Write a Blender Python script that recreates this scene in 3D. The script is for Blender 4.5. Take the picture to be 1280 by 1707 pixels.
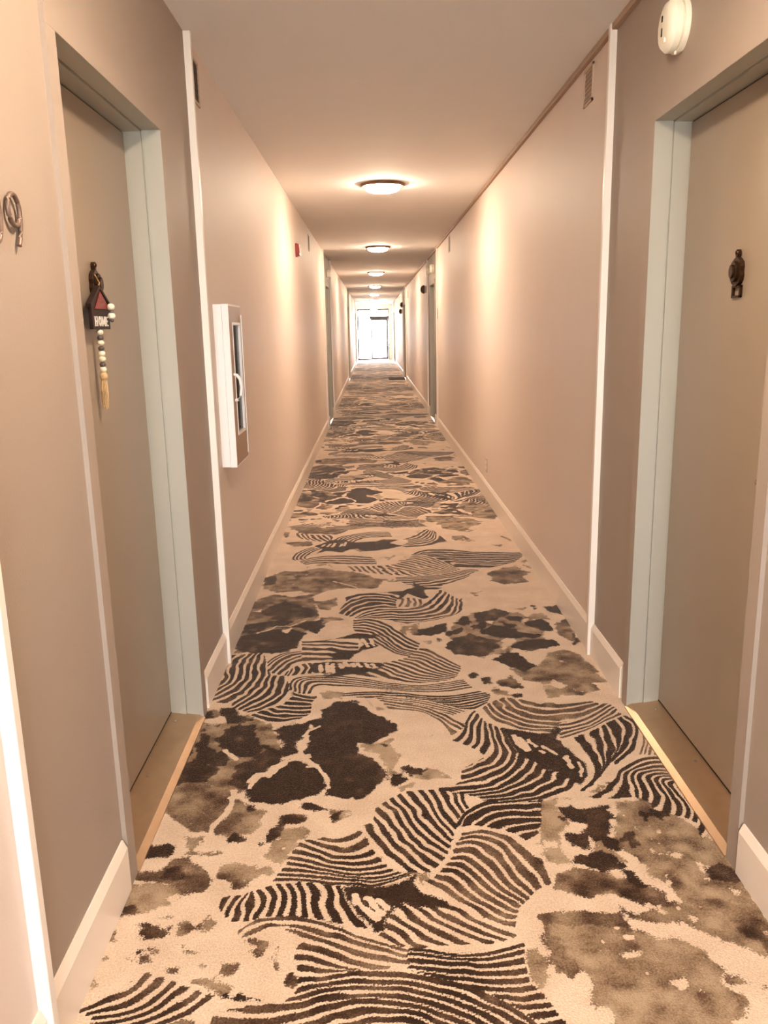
import bpy, bmesh, math, random
import numpy as np
from mathutils import Vector, Matrix

# ---------------------------------------------------------------- scene, camera
scene = bpy.context.scene
for o in list(bpy.data.objects):
    bpy.data.objects.remove(o, do_unlink=True)
COL = scene.collection

IMG_W, IMG_H, FOCAL_PX = 1280.0, 1707.0, 1357.87
cam_data = bpy.data.cameras.new('camera')
cam_data.sensor_fit = 'VERTICAL'
cam_data.sensor_height = 36.0
cam_data.lens = 36.0 * FOCAL_PX / IMG_H
cam_data.clip_start = 0.05
cam_data.clip_end = 200
cam = bpy.data.objects.new('camera', cam_data)
COL.objects.link(cam)
_p, _y, _r = math.radians(12.703), math.radians(-0.579), math.radians(-1.170)
_R = Matrix.Rotation(_y, 3, 'Z')
_f = _R @ Vector((0, math.cos(_p), -math.sin(_p)))
_u = _R @ Vector((0, math.sin(_p), math.cos(_p)))
_s = _R @ Vector((1, 0, 0))
_s2 = _s * math.cos(_r) + _u * math.sin(_r)
_u2 = _u * math.cos(_r) - _s * math.sin(_r)
m = Matrix((_s2, _u2, -_f)).transposed().to_4x4()
m.translation = Vector((0, 0, 1.3794))
cam.matrix_world = m
scene.camera = cam

# ---------------------------------------------------------------- world and exposure
SKY_STRENGTH = 13.0
LAMP_STRENGTH = 42.0
world = bpy.data.worlds.new('sky')
scene.world = world
world.use_nodes = True
bg = world.node_tree.nodes['Background']
bg.inputs[0].default_value = (0.92, 0.96, 1.0, 1)     # bright overcast daylight beyond the glazed ends
bg.inputs[1].default_value = SKY_STRENGTH
scene.view_settings.view_transform = 'Standard'
scene.view_settings.look = 'None'
scene.view_settings.gamma = 1.0
scene.view_settings.use_curve_mapping = False
scene.view_settings.exposure = 2.17

# daylight entering through the two glazed ends: portals that guide the sky's light
def portal(name, y, facing, w, h, x, z):
    d = bpy.data.lights.new(name, 'AREA')
    d.shape = 'RECTANGLE'; d.size = w; d.size_y = h
    d.cycles.is_portal = True
    o = bpy.data.objects.new(name, d); COL.objects.link(o)
    o.location = (x, y, z)
    o.rotation_euler = (math.radians(90) * facing, 0, 0)
    return o

# ---------------------------------------------------------------- plan of the corridor (metres)
XL, XR, H = -0.657, 0.914, 2.44          # left wall, right wall, ceiling
Y_BACK, Y_END = -2.7, 37.5               # ends
WT = 0.16                                # wall thickness
BAYS = [0.0, 10.2, 20.65, 31.2]          # door bays repeat along the corridor
BAY0, BAY1 = 1.30, 3.25                  # bay between its two battens
DOOR0, DOOR1, DOORZ = 1.885, 2.75, 1.997 # clear opening of the frame
CASE = 0.055                             # width of the frame's face
LIGHTS = [1.55, 6.52, 11.35, 16.35, 21.4, 26.4, 31.4, 36.2]
BW = (-.42, .68, .85, 2.05)               # window in the wall behind the camera
portal('daylight_portal_end', Y_END - .03, -1, 1.35, 2.2, .08, 1.11)
portal('daylight_portal_back', Y_BACK + .03, 1, BW[1] - BW[0], BW[3] - BW[2], (BW[0] + BW[1]) / 2, (BW[2] + BW[3]) / 2)
# ---------------------------------------------------------------- materials
def srgb(r, g, b):
    f = lambda c: c / 12.92 if c <= .04045 else ((c + .055) / 1.055) ** 2.4
    return (f(r / 255), f(g / 255), f(b / 255), 1)

def mat(name, col, rough=.5, metal=0., bump=0., bscale=200., var=0., vscale=6., emit=0., spec=.5, coat=0.):
    m = bpy.data.materials.new(name); m.use_nodes = True
    nt = m.node_tree; N = nt.nodes; Lk = nt.links
    b = N['Principled BSDF']
    b.inputs['Base Color'].default_value = col
    b.inputs['Roughness'].default_value = rough
    b.inputs['Metallic'].default_value = metal
    b.inputs['Specular IOR Level'].default_value = spec
    b.inputs['Coat Weight'].default_value = coat
    tc = N.new('ShaderNodeTexCoord')
    if var > 0:
        nz = N.new('ShaderNodeTexNoise'); nz.inputs['Scale'].default_value = vscale; nz.inputs['Detail'].default_value = 5
        mx = N.new('ShaderNodeMix'); mx.data_type = 'RGBA'
        mx.inputs[6].default_value = tuple(c * (1 - var) for c in col[:3]) + (1,)
        mx.inputs[7].default_value = tuple(min(1, c * (1 + var)) for c in col[:3]) + (1,)
        Lk.new(tc.outputs['Object'], nz.inputs['Vector'])
        Lk.new(nz.outputs['Fac'], mx.inputs[0]); Lk.new(mx.outputs[2], b.inputs['Base Color'])
    if bump > 0:
        nb = N.new('ShaderNodeTexNoise'); nb.inputs['Scale'].default_value = bscale; nb.inputs['Detail'].default_value = 3
        bp = N.new('ShaderNodeBump'); bp.inputs['Strength'].default_value = bump; bp.inputs['Distance'].default_value = .002
        Lk.new(tc.outputs['Object'], nb.inputs['Vector']); Lk.new(nb.outputs['Fac'], bp.inputs['Height'])
        Lk.new(bp.outputs['Normal'], b.inputs['Normal'])
    if emit > 0:
        b.inputs['Emission Color'].default_value = col
        b.inputs['Emission Strength'].default_value = emit
    return m

M = {}
M['wall'] = mat('painted_wall', srgb(226, 209, 197), .55, bump=.25, bscale=160, var=.02)
M['bay'] = mat('painted_bay_wall', srgb(162, 146, 133), .55, bump=.25, bscale=160, var=.02)
M['ceiling'] = mat('painted_ceiling', srgb(244, 242, 241), .75, bump=.35, bscale=90, var=.015)
M['trim'] = mat('white_trim', srgb(240, 230, 220), .38, var=.015)
M['base'] = mat('baseboard_paint', srgb(240, 226, 212), .35, var=.02)
M['frame'] = mat('frame_paint', srgb(170, 166, 154), .42, var=.015)
M['door'] = mat('door_paint', srgb(156, 141, 124), .33, bump=.12, bscale=300, var=.03)
M['seal'] = mat('black_seal', srgb(20, 18, 16), .8)
M['sill'] = mat('bronze_sill', srgb(192, 162, 132), .33, metal=.8, bump=.08, bscale=60, var=.12, vscale=20)
M['screw'] = mat('screw_steel', srgb(220, 215, 205), .25, metal=1)
M['brass'] = mat('aged_brass', srgb(64, 42, 26), .4, metal=.6, var=.3, vscale=120)
M['steel'] = mat('brushed_nickel', srgb(150, 138, 128), .32, metal=.9)
M['digit'] = mat('digit_metal', srgb(126, 104, 92), .45, metal=.45)
M['rim'] = mat('lamp_rim', srgb(120, 84, 58), .45, metal=.5)
M['white_plastic'] = mat('white_plastic', srgb(246, 240, 222), .4)
M['black'] = mat('black_plastic', srgb(18, 14, 12), .6)
M['cab'] = mat('white_enamel', srgb(246, 242, 240), .3)
M['cab_front'] = mat('tan_cabinet_face', srgb(168, 138, 114), .35, var=.03)
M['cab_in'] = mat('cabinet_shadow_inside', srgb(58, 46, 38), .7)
M['vent_dark'] = mat('vent_brown', srgb(74, 54, 38), .7)
M['vent_slat'] = mat('vent_slat_brown', srgb(118, 90, 68), .6)
M['vent_light'] = mat('vent_painted', srgb(206, 184, 166), .5)
M['red'] = mat('alarm_red', srgb(140, 14, 12), .35)
M['bell'] = mat('bell_brown', srgb(84, 58, 44), .45)
M['alu'] = mat('bronze_aluminium', srgb(62, 58, 62), .45, metal=.3)
M['house_dark'] = mat('house_sign_black', srgb(38, 18, 18), .55, var=.2, vscale=60)
M['house_red'] = mat('house_sign_red', srgb(122, 8, 18), .35, var=.2, vscale=60)
M['bead_white'] = mat('bead_cream', srgb(240, 232, 210), .5)
M['bead_grey'] = mat('bead_grey', srgb(88, 80, 80), .5)
M['jute'] = mat('jute', srgb(208, 178, 136), .9, bump=.5, bscale=400, var=.2, vscale=200)
M['letter'] = mat('white_lettering', srgb(240, 232, 228), .5)
M['raceway'] = mat('raceway_paint', srgb(168, 140, 118), .55)
M['mat_rubber'] = mat('doormat_brown', srgb(52, 38, 30), .95, bump=.6, bscale=300, var=.2, vscale=80)
M['concrete'] = mat('outside_paving', srgb(200, 198, 192), .8, var=.06)
M['slab'] = mat('floor_slab', srgb(150, 140, 130), .9)

def lamp_mat():
    m = bpy.data.materials.new('lamp_diffuser'); m.use_nodes = True
    b = m.node_tree.nodes['Principled BSDF']
    b.inputs['Base Color'].default_value = (.9, .85, .75, 1)
    b.inputs['Emission Color'].default_value = (1.0, .80, .59, 1)
    b.inputs['Emission Strength'].default_value = LAMP_STRENGTH
    return m
M['lamp'] = lamp_mat()

def glass_mat(name, tint, refl):
    m = bpy.data.materials.new(name); m.use_nodes = True
    nt = m.node_tree; N = nt.nodes; N.clear()
    out = N.new('ShaderNodeOutputMaterial'); t = N.new('ShaderNodeBsdfTransparent'); g = N.new('ShaderNodeBsdfGlossy')
    t.inputs[0].default_value = tint; g.inputs['Roughness'].default_value = .03
    f = N.new('ShaderNodeFresnel'); f.inputs[0].default_value = refl
    mx = N.new('ShaderNodeMixShader')
    nt.links.new(f.outputs[0], mx.inputs[0]); nt.links.new(t.outputs[0], mx.inputs[1]); nt.links.new(g.outputs[0], mx.inputs[2])
    nt.links.new(mx.outputs[0], out.inputs[0])
    return m
M['glass'] = glass_mat('window_glass', (.95, .97, .97, 1), 1.35)
M['cab_glass'] = glass_mat('cabinet_glass', (.5, .45, .4, 1), 1.12)

def carpet_mat():
    m = bpy.data.materials.new('patterned_carpet'); m.use_nodes = True
    nt = m.node_tree; N = nt.nodes; L = nt.links
    b = N['Principled BSDF']; b.inputs['Roughness'].default_value = .95
    b.inputs['Specular IOR Level'].default_value = .2
    b.inputs['Sheen Weight'].default_value = .6; b.inputs['Sheen Roughness'].default_value = .2; b.inputs['Sheen Tint'].default_value = (1, .96, .93, 1)
    am = N.new('ShaderNodeAttribute'); am.attribute_name = 'mask'
    at = N.new('ShaderNodeAttribute'); at.attribute_name = 'tone'
    tc = N.new('ShaderNodeTexCoord')
    def noise(scale, detail=2):
        n = N.new('ShaderNodeTexNoise'); n.inputs['Scale'].default_value = scale; n.inputs['Detail'].default_value = detail
        L.new(tc.outputs['Object'], n.inputs['Vector']); return n.outputs['Fac']
    def math_(op, a, b_):
        n = N.new('ShaderNodeMath'); n.operation = op
        for i, v in enumerate((a, b_)):
            if hasattr(v, 'links'): L.new(v, n.inputs[i])
            else: n.inputs[i].default_value = v
        return n.outputs[0]
    tuft = noise(200, 4)
    k = math_('ADD', am.outputs['Fac'], math_('MULTIPLY', math_('SUBTRACT', tuft, .5), 1.7))
    edge = N.new('ShaderNodeMapRange'); edge.inputs['From Min'].default_value = -.10; edge.inputs['From Max'].default_value = .10
    L.new(k, edge.inputs['Value'])
    # coloured yarns: taupe - brown - dark
    tone = math_('ADD', at.outputs['Fac'], math_('MULTIPLY', math_('SUBTRACT', noise(70, 5), .5), .42))
    tone = math_('ADD', tone, math_('MULTIPLY', math_('SUBTRACT', noise(210, 3), .5), .75))
    tone = math_('ADD', tone, math_('MULTIPLY', math_('SUBTRACT', noise(24, 6), .5), .5))
    cr = N.new('ShaderNodeValToRGB'); e = cr.color_ramp.elements
    e[0].position = .0; e[0].color = srgb(176, 152, 125)
    e[1].position = 1.; e[1].color = srgb(48, 30, 18)
    for p, c in ((.3, (146, 122, 97)), (.55, (104, 80, 61)), (.78, (70, 48, 33))):
        x = e.new(p); x.color = srgb(*c)
    L.new(tone, cr.inputs[0])
    cream = N.new('ShaderNodeValToRGB'); e = cream.color_ramp.elements
    e[0].position = .36; e[0].color = srgb(196, 169, 144); e[1].position = .74; e[1].color = srgb(230, 206, 182)
    L.new(math_('ADD', math_('MULTIPLY', noise(190, 3), .7), math_('MULTIPLY', noise(9, 4), .45)), cream.inputs[0])
    mx = N.new('ShaderNodeMix'); mx.data_type = 'RGBA'
    L.new(edge.outputs[0], mx.inputs[0]); L.new(cream.outputs[0], mx.inputs[6]); L.new(cr.outputs[0], mx.inputs[7])
    L.new(mx.outputs[2], b.inputs['Base Color'])
    bp = N.new('ShaderNodeBump'); bp.inputs['Strength'].default_value = .8; bp.inputs['Distance'].default_value = .004
    L.new(noise(260, 2), bp.inputs['Height']); L.new(bp.outputs['Normal'], b.inputs['Normal'])
    return m
M['carpet'] = carpet_mat()
# ---------------------------------------------------------------- mesh helpers
def box(bm, x0, x1, y0, y1, z0, z1):
    v = [bm.verts.new((x, y, z)) for x in (x0, x1) for y in (y0, y1) for z in (z0, z1)]
    for f in ((0, 1, 3, 2), (4, 6, 7, 5), (0, 4, 5, 1), (2, 3, 7, 6), (0, 2, 6, 4), (1, 5, 7, 3)):
        bm.faces.new([v[i] for i in f])

def prism(bm, pts, axis, a, b):
    """extrude a 2-D outline along an axis; pts are the two other coordinates in xyz order"""
    def P(p, t):
        return {'x': (t, p[0], p[1]), 'y': (p[0], t, p[1]), 'z': (p[0], p[1], t)}[axis]
    A = [bm.verts.new(P(p, a)) for p in pts]; B = [bm.verts.new(P(p, b)) for p in pts]
    n = len(pts)
    for i in range(n):
        j = (i + 1) % n
        bm.faces.new((A[i], A[j], B[j], B[i]))
    bm.faces.new(A[::-1]); bm.faces.new(B)

def lathe(bm, prof, seg=32, origin=(0, 0, 0), axis='z', flip=1):
    """profile of (radius, height) revolved about an axis through origin"""
    ox, oy, oz = origin
    rings = []
    for r, h in prof:
        ring = []
        for i in range(seg):
            a = 2 * math.pi * i / seg
            c, s = r * math.cos(a), r * math.sin(a)
            p = {'z': (c, s, h * flip), 'x': (h * flip, c, s), 'y': (c, h * flip, s)}[axis]
            ring.append(bm.verts.new((p[0] + ox, p[1] + oy, p[2] + oz)))
        rings.append(ring)
    for a, b in zip(rings[:-1], rings[1:]):
        for i in range(seg):
            j = (i + 1) % seg
            bm.faces.new((a[i], a[j], b[j], b[i]))
    bm.faces.new(rings[0][::-1]); bm.faces.new(rings[-1])

def tube(bm, pts, rad, seg=8):
    pts = [Vector(p) for p in pts]
    rings = []
    for i, p in enumerate(pts):
        t = (pts[min(i + 1, len(pts) - 1)] - pts[max(i - 1, 0)]).normalized()
        ref = Vector((0, 0, 1)) if abs(t.z) < .9 else Vector((1, 0, 0))
        a = t.cross(ref).normalized(); b = t.cross(a)
        r = rad[i] if isinstance(rad, (list, tuple)) else rad
        rings.append([bm.verts.new(p + (a * math.cos(2 * math.pi * k / seg) + b * math.sin(2 * math.pi * k / seg)) * r) for k in range(seg)])
    for a, b in zip(rings[:-1], rings[1:]):
        for k in range(seg):
            bm.faces.new((a[k], a[(k + 1) % seg], b[(k + 1) % seg], b[k]))
    bm.faces.new(rings[0][::-1]); bm.faces.new(rings[-1])

def sphere(bm, c, r, seg=14, squash=1.0):
    prof = [(max(1e-4, r * math.sin(math.pi * i / 8)), -r * squash * math.cos(math.pi * i / 8)) for i in range(9)]
    lathe(bm, prof, seg, c)

def obj(name, bm, material, parent=None, bevel=0., smooth=False, loc=None):
    bmesh.ops.recalc_face_normals(bm, faces=bm.faces[:])
    me = bpy.data.meshes.new(name); bm.to_mesh(me); bm.free()
    me.materials.append(M[material] if isinstance(material, str) else material)
    o = bpy.data.objects.new(name, me); COL.objects.link(o)
    if parent: o.parent = parent
    if loc: o.location = loc
    if smooth:
        for p in me.polygons: p.use_smooth = True
        if hasattr(me, 'set_sharp_from_angle'): me.set_sharp_from_angle(angle=math.radians(38))
    if bevel > 0:
        md = o.modifiers.new('bevel', 'BEVEL'); md.width = bevel; md.segments = 2; md.limit_method = 'ANGLE'
    return o

def boxes(name, lst, material, parent=None, bevel=0.):
    bm = bmesh.new()
    for b in lst: box(bm, *b)
    return obj(name, bm, material, parent, bevel)

def empty(name, loc, parent=None):
    o = bpy.data.objects.new(name, None); COL.objects.link(o); o.location = loc
    o.empty_display_size = .05
    if parent: o.parent = parent
    return o

def tag(o, label, cat, group=None):
    o['label'] = label; o['category'] = cat
    if group: o['group'] = group
    return o

def struct(o, label=None, cat=None):
    o['kind'] = 'structure'
    if label: o['label'] = label
    if cat: o['category'] = cat
    return o
CARPET = {'W':[(0.85,0.42,[2,4],[[-654,1444,-605,1478,-562,1507,-542,1540,-538,1548],[-611,1429,-558,1439,-516,1457,-492,1488,-474,1518],[-602,1367,-524,1375,-455,1400,-413,1419,-386,1439,-360,1467]]),
(0.8,0.34,[1,1,1,1,1,1,1],[[-189,1516,-127,1525,-61,1534,-5,1535,70,1522,169,1492,218,1467,260,1433,299,1392,318,1364],[-184,1493,-142,1503,-94,1509,-6,1507,60,1502,123,1480,184,1454,236,1421,277,1387,297,1365],[-195,1469,-148,1482,-93,1491,-6,1489,59,1482,115,1462,175,1434,218,1406,253,1375,271,1355],[-224,1449,-171,1456,-124,1469,-77,1477,-6,1473,58,1462,113,1442,158,1420,201,1390,228,1367],[-356,1430,-267,1416,-194,1426,-114,1447,-67,1457,-6,1455,56,1441,106,1423,156,1399,192,1372],[-348,1387,-257,1384,-188,1394,-112,1420,-60,1433,-7,1435,56,1423,110,1402,145,1381,167,1362],[-282,1353,-208,1357,-150,1373,-90,1396,-44,1408,-7,1411,48,1405,93,1386,122,1369,136,1356],[-220,1326,-162,1335,-110,1357,-74,1377,-38,1387,2,1389,47,1382,77,1369,100,1354,114,1343]]),
(0.95,0.36,[2,1,1,1,1,1,1,1,1],[[-4,1607,82,1597,155,1577,216,1578,269,1588,320,1607],[-4,1580,96,1565,163,1551,229,1548,307,1561],[-5,1559,95,1542,177,1529,243,1526,307,1532],[28,1541,94,1524,158,1511,223,1503,305,1506],[163,1492,195,1486,236,1480,271,1481,311,1484],[214,1465,242,1461,271,1459,296,1459,322,1462],[252,1441,276,1436,301,1433,323,1434,342,1436],[284,1411,300,1411,319,1412,335,1413,346,1416],[310,1386,323,1387,335,1389,348,1390,355,1392],[313,1368,325,1369,341,1370,353,1372,366,1373]]),
(0.62,0.42,[1,1,1,1,1,1],[[-338,1675,-306,1704,-264,1712,-206,1711,-154,1691,-99,1664,-28,1625,51,1596],[-343,1641,-327,1672,-286,1689,-233,1691,-174,1679,-116,1655,-45,1618,50,1580],[-260,1676,-235,1677,-209,1671,-180,1657,-143,1636,-94,1613,-28,1587,49,1563],[-185,1635,-163,1623,-142,1610,-114,1595,-86,1580,-55,1566,-12,1554,48,1543],[-206,1592,-182,1589,-154,1578,-129,1566,-105,1554,-82,1545,-62,1539,-45,1537],[-192,1555,-172,1555,-152,1549,-132,1544,-111,1539,-95,1536,-78,1534,-65,1533],[-190,1523,-170,1522,-150,1523,-130,1525,-111,1528,-94,1529,-78,1531,-65,1532]]),
(1.0,0.42,[2,1,1,1,1,1,1,1,1,1,1],[[-407,1783,-409,1772,-409,1761,-408,1750],[-352,1789,-363,1765,-370,1738,-371,1702],[-338,1797,-347,1769,-347,1732,-345,1696],[-327,1802,-313,1768,-311,1736,-320,1700],[-306,1812,-286,1778,-286,1745,-293,1714],[-280,1823,-263,1788,-259,1750,-268,1713],[-258,1828,-239,1793,-233,1754,-235,1712],[-231,1829,-213,1792,-207,1753,-202,1711],[-205,1831,-188,1791,-185,1752,-173,1704],[-170,1827,-148,1789,-153,1746,-132,1693],[-131,1820,-118,1782,-116,1739,-82,1675],[-104,1807,-91,1759,-61,1710,-25,1658]]),
(0.62,0.36,[1,1,1,1,1,1,1,1,1],[[225,2026,275,2041,327,2022,369,1987,400,1939,421,1888,435,1840,432,1804],[221,2005,257,2016,300,2008,335,1977,359,1930,378,1879,393,1831,404,1796],[208,1985,243,1990,285,1979,315,1943,333,1898,345,1849,361,1807,378,1774],[200,1965,229,1970,263,1951,293,1910,309,1861,323,1819,343,1783,361,1756],[189,1926,221,1930,250,1904,275,1857,295,1815,316,1779,335,1754,348,1740],[180,1901,207,1897,238,1864,263,1821,287,1781,309,1753,326,1741,337,1728],[164,1878,200,1863,229,1823,255,1787,279,1752,299,1735,313,1722,325,1715],[144,1852,180,1838,213,1796,241,1756,269,1726,292,1709,306,1700,318,1695],[129,1832,161,1813,193,1770,222,1735,253,1706,282,1687,296,1678,311,1675],[98,1818,139,1791,172,1756,204,1722,238,1689,267,1668,289,1654,308,1640]]),
(0.75,0.46,[1,1,1,1,1,1,1],[[160,1741,201,1710,240,1678,276,1652,311,1631],[130,1729,178,1696,223,1659,262,1630,291,1617],[89,1728,134,1690,180,1653,223,1625,262,1607],[46,1748,95,1694,138,1657,181,1626,216,1601],[23,1712,65,1672,105,1636,135,1616,161,1601],[12,1692,43,1656,73,1628,96,1610,116,1600],[0,1652,17,1637,34,1620,48,1608,61,1600],[-18,1629,-4,1621,10,1611,20,1606,30,1604]]),
(0.78,0.44,[1,1,1,1,1,1,1,1,1,1,1,1],[[-66,2067,-40,2020,-11,1959,24,1903,62,1861],[-25,2083,2,2012,29,1950,64,1901,105,1860],[-23,2128,15,2064,43,1996,77,1932,129,1868],[-9,2166,34,2110,57,2037,91,1964,151,1894],[18,2192,52,2132,75,2057,109,1987,167,1925],[41,2211,74,2146,97,2078,127,2013,176,1951],[64,2230,97,2161,118,2095,146,2037,186,1977],[102,2241,129,2167,150,2098,172,2046,193,2003],[136,2243,152,2174,170,2104,186,2067,202,2031],[170,2242,181,2180,196,2125,206,2095,217,2073],[202,2236,211,2183,218,2147,225,2124,231,2105],[229,2231,234,2190,238,2166,240,2146,245,2131],[256,2225,254,2193,257,2173,257,2161,259,2153]]),
(0.78,0.4,[1,1,1,1,1,1,1,1,1],[[-149,2018,-111,2020,-86,2040,-74,2057],[-194,2010,-152,1995,-110,1989,-77,2001,-53,2028],[-222,2001,-171,1969,-121,1944,-80,1939,-48,1954,-32,1966],[-233,1978,-177,1946,-128,1919,-87,1911,-48,1918,-19,1933],[-246,1949,-196,1928,-139,1900,-87,1886,-39,1890,0,1901],[-252,1924,-194,1903,-138,1882,-82,1868,-32,1868,12,1879],[-256,1899,-197,1884,-137,1867,-78,1852,-20,1850,31,1863],[-267,1872,-203,1867,-137,1855,-74,1840,-8,1835,54,1856],[-276,1855,-210,1849,-143,1837,-78,1826,-9,1823,65,1849],[-286,1834,-220,1835,-150,1823,-85,1812,-9,1807,77,1855]]),
(1.0,0.26,[1,1,1,1,1,1],[[211,2067,243,2124,291,2166,344,2184,404,2188,482,2185],[224,2054,244,2098,287,2136,340,2157,399,2161,469,2158],[258,2059,272,2077,306,2108,350,2123,405,2125,462,2124],[287,2052,308,2069,337,2084,368,2089,406,2091,455,2088],[337,2034,349,2043,373,2051,396,2056,419,2061,449,2062],[373,2011,386,2019,401,2023,413,2027,424,2030,436,2032],[397,1980,406,1988,414,1997,419,2000,423,2003,427,2005]]),
(0.88,0.42,[1,1,1,1],[[344,2770,314,2710,296,2634,271,2586,244,2548],[352,2752,323,2683,309,2608,291,2561,274,2527],[362,2716,339,2648,327,2583,315,2536,302,2502],[369,2689,360,2622,353,2558,341,2512,327,2475],[380,2671,380,2596,380,2533,373,2480,344,2437]]),
(0.85,0.36,[1,1,1],[[380,2671,381,2588,378,2518,366,2458,322,2410,258,2357],[399,2645,395,2564,398,2486,383,2421,335,2370,255,2330],[418,2627,421,2546,428,2470,412,2398,352,2339,250,2288],[436,2614,443,2537,453,2454,430,2376,354,2299,223,2263]]),
(0.95,0.3,[1,1,1,1,1,1],[[453,2454,430,2376,386,2324,330,2281,258,2265,164,2257],[480,2409,448,2355,399,2297,343,2254,289,2238,220,2229],[500,2390,478,2340,432,2285,369,2241,298,2222,252,2215],[519,2338,483,2293,429,2250,373,2222,327,2209,285,2202],[563,2329,525,2278,472,2236,414,2205,351,2191,310,2187],[584,2288,551,2251,509,2215,460,2193,410,2181,349,2175],[602,2261,572,2225,532,2199,484,2180,442,2170,380,2164]]),
(0.6,0.34,[1,1,1],[[373,2769,396,2696,438,2651,487,2615,538,2592,591,2581],[399,2804,413,2726,450,2676,499,2635,550,2612,606,2617],[419,2827,434,2756,470,2701,515,2660,567,2640,620,2625],[452,2849,465,2773,497,2717,547,2680,608,2663,686,2668]]),
(0.65,0.3,[1,1,1],[[452,2849,465,2773,497,2717,547,2680,608,2663,686,2668,764,2703,863,2792],[478,2866,494,2794,528,2751,572,2722,628,2715,699,2724,768,2752,820,2790],[515,2845,540,2796,574,2776,613,2763,646,2761,711,2773,771,2793,803,2805],[552,2838,576,2827,608,2819,641,2814,674,2812,721,2813,763,2814,785,2816]]),
(0.8,0.46,[1,1,1,1],[[636,2647,681,2660,736,2692,796,2740,854,2791],[638,2618,693,2634,749,2671,805,2719,858,2769],[628,2585,687,2610,746,2641,809,2698,869,2757],[620,2557,681,2587,746,2622,812,2678,869,2726],[610,2535,670,2559,730,2598,793,2644,871,2700]]),
(1.0,0.3,[1,1,1,1,1,1],[[652,2542,660,2483,671,2422,673,2348,645,2272,594,2216],[722,2575,715,2507,714,2437,713,2378,685,2300,620,2222],[774,2615,760,2541,747,2470,731,2402,706,2339,659,2264],[801,2638,800,2576,790,2503,774,2442,743,2385,698,2315],[842,2666,847,2621,836,2555,809,2493,774,2434,743,2385],[873,2690,891,2643,883,2581,850,2509,806,2441,749,2377],[888,2694,909,2647,897,2580,869,2508,832,2439,756,2360]]),
(0.6,0.5,[1,1,1,1],[[911,2647,904,2580,887,2516,866,2464,840,2422],[928,2627,919,2570,901,2515,881,2463,857,2421],[924,2560,915,2523,901,2488,887,2454,871,2420],[928,2505,917,2479,908,2457,898,2436,887,2415],[931,2460,924,2448,918,2435,913,2427,905,2410]]),
(0.9,0.38,[1,1,1,1,1,1,1,1,1,1],[[925,2408,883,2410,841,2401,798,2370,754,2336,722,2283,665,2212,603,2187],[923,2378,883,2385,841,2372,791,2334,759,2312,733,2253,706,2217,662,2173],[921,2354,878,2358,836,2344,795,2322,775,2296,767,2259,768,2229,750,2177],[918,2328,874,2332,838,2324,808,2310,792,2280,784,2243,783,2207,772,2172],[919,2308,875,2313,849,2310,827,2297,813,2256,813,2220,809,2184,791,2150],[919,2291,881,2295,855,2288,840,2270,840,2233,842,2181,823,2142,792,2113],[922,2281,893,2281,871,2278,859,2254,860,2210,858,2140,848,2107,838,2085],[920,2265,899,2264,880,2257,872,2239,878,2206,886,2153,878,2106,861,2074],[918,2244,908,2244,896,2234,895,2209,899,2166,901,2125,892,2085,876,2058],[917,2215,919,2207,922,2200,922,2186,921,2151,914,2084,900,2053,889,2035],[921,2172,923,2158,926,2144,927,2117,929,2084,915,2021,895,1991,875,1968]]),
(0.82,0.38,[1,1,1,1,1,1,1,1,1,1],[[-649,3352,-665,3263,-660,3187,-639,3114,-651,3065,-671,2999],[-612,3344,-639,3262,-629,3180,-611,3112,-621,3058,-651,2997],[-578,3354,-596,3270,-590,3178,-584,3101,-610,3024,-653,2946],[-546,3358,-567,3268,-560,3176,-556,3099,-587,3003,-651,2915],[-524,3362,-537,3277,-533,3190,-526,3107,-557,2973,-646,2888],[-502,3361,-508,3276,-505,3199,-492,3136,-515,2990,-565,2874],[-480,3241,-467,3176,-464,3114,-471,3025,-503,2933,-553,2848],[-444,3123,-439,3062,-443,2995,-463,2931,-499,2879,-534,2829],[-413,3116,-410,3051,-413,2984,-432,2911,-473,2860,-517,2816],[-382,3099,-376,3039,-377,2972,-396,2909,-437,2854,-499,2802],[-341,2952,-350,2925,-367,2890,-393,2847,-436,2816,-486,2793]]),
(0.95,0.32,[1,1,1,1,1,1,1],[[-333,2953,-299,2935,-267,2927,-239,2927],[-334,2924,-301,2904,-272,2893,-248,2892],[-350,2884,-318,2874,-286,2868,-262,2862],[-366,2850,-334,2840,-299,2835,-256,2835],[-395,2830,-350,2809,-304,2804,-258,2806],[-431,2811,-378,2779,-316,2767,-259,2772],[-455,2787,-401,2751,-336,2740,-276,2749],[-475,2768,-416,2716,-355,2709,-305,2726]]),
(0.9,0.42,[2,1,1,1],[[-477,3274,-452,3323,-420,3356,-371,3370,-295,3383,-218,3384],[-465,3208,-438,3277,-403,3328,-352,3357,-289,3365,-217,3360],[-450,3159,-417,3246,-374,3307,-328,3335,-275,3346,-211,3342],[-426,3137,-397,3220,-359,3280,-312,3309,-264,3319,-210,3314],[-404,3125,-376,3191,-342,3241,-300,3268,-257,3280,-208,3274]]),
(1.0,0.42,[2,1,1,1,1,1,1],[[-388,3140,-392,3130,-393,3120],[-355,3196,-358,3154,-367,3113],[-334,3219,-320,3172,-328,3126],[-311,3233,-293,3184,-299,3132],[-285,3238,-269,3185,-273,3135],[-252,3238,-242,3183,-244,3135],[-219,3234,-210,3181,-209,3134],[-193,3232,-186,3180,-182,3133]]),
(0.7,0.45,[3,2],[[-357,2989,-358,3062,-328,3101,-254,3112,-179,3112,-75,3079,38,3025,149,2997,233,3007,335,3037],[-303,2944,-308,3006,-295,3054,-251,3066,-177,3051,-74,3019,37,2980,147,2960,230,2962,349,2994],[-257,2947,-258,2980,-244,3002,-216,3010,-174,2998,-74,2986,37,2954,145,2929,243,2923,367,2954]]),
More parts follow.
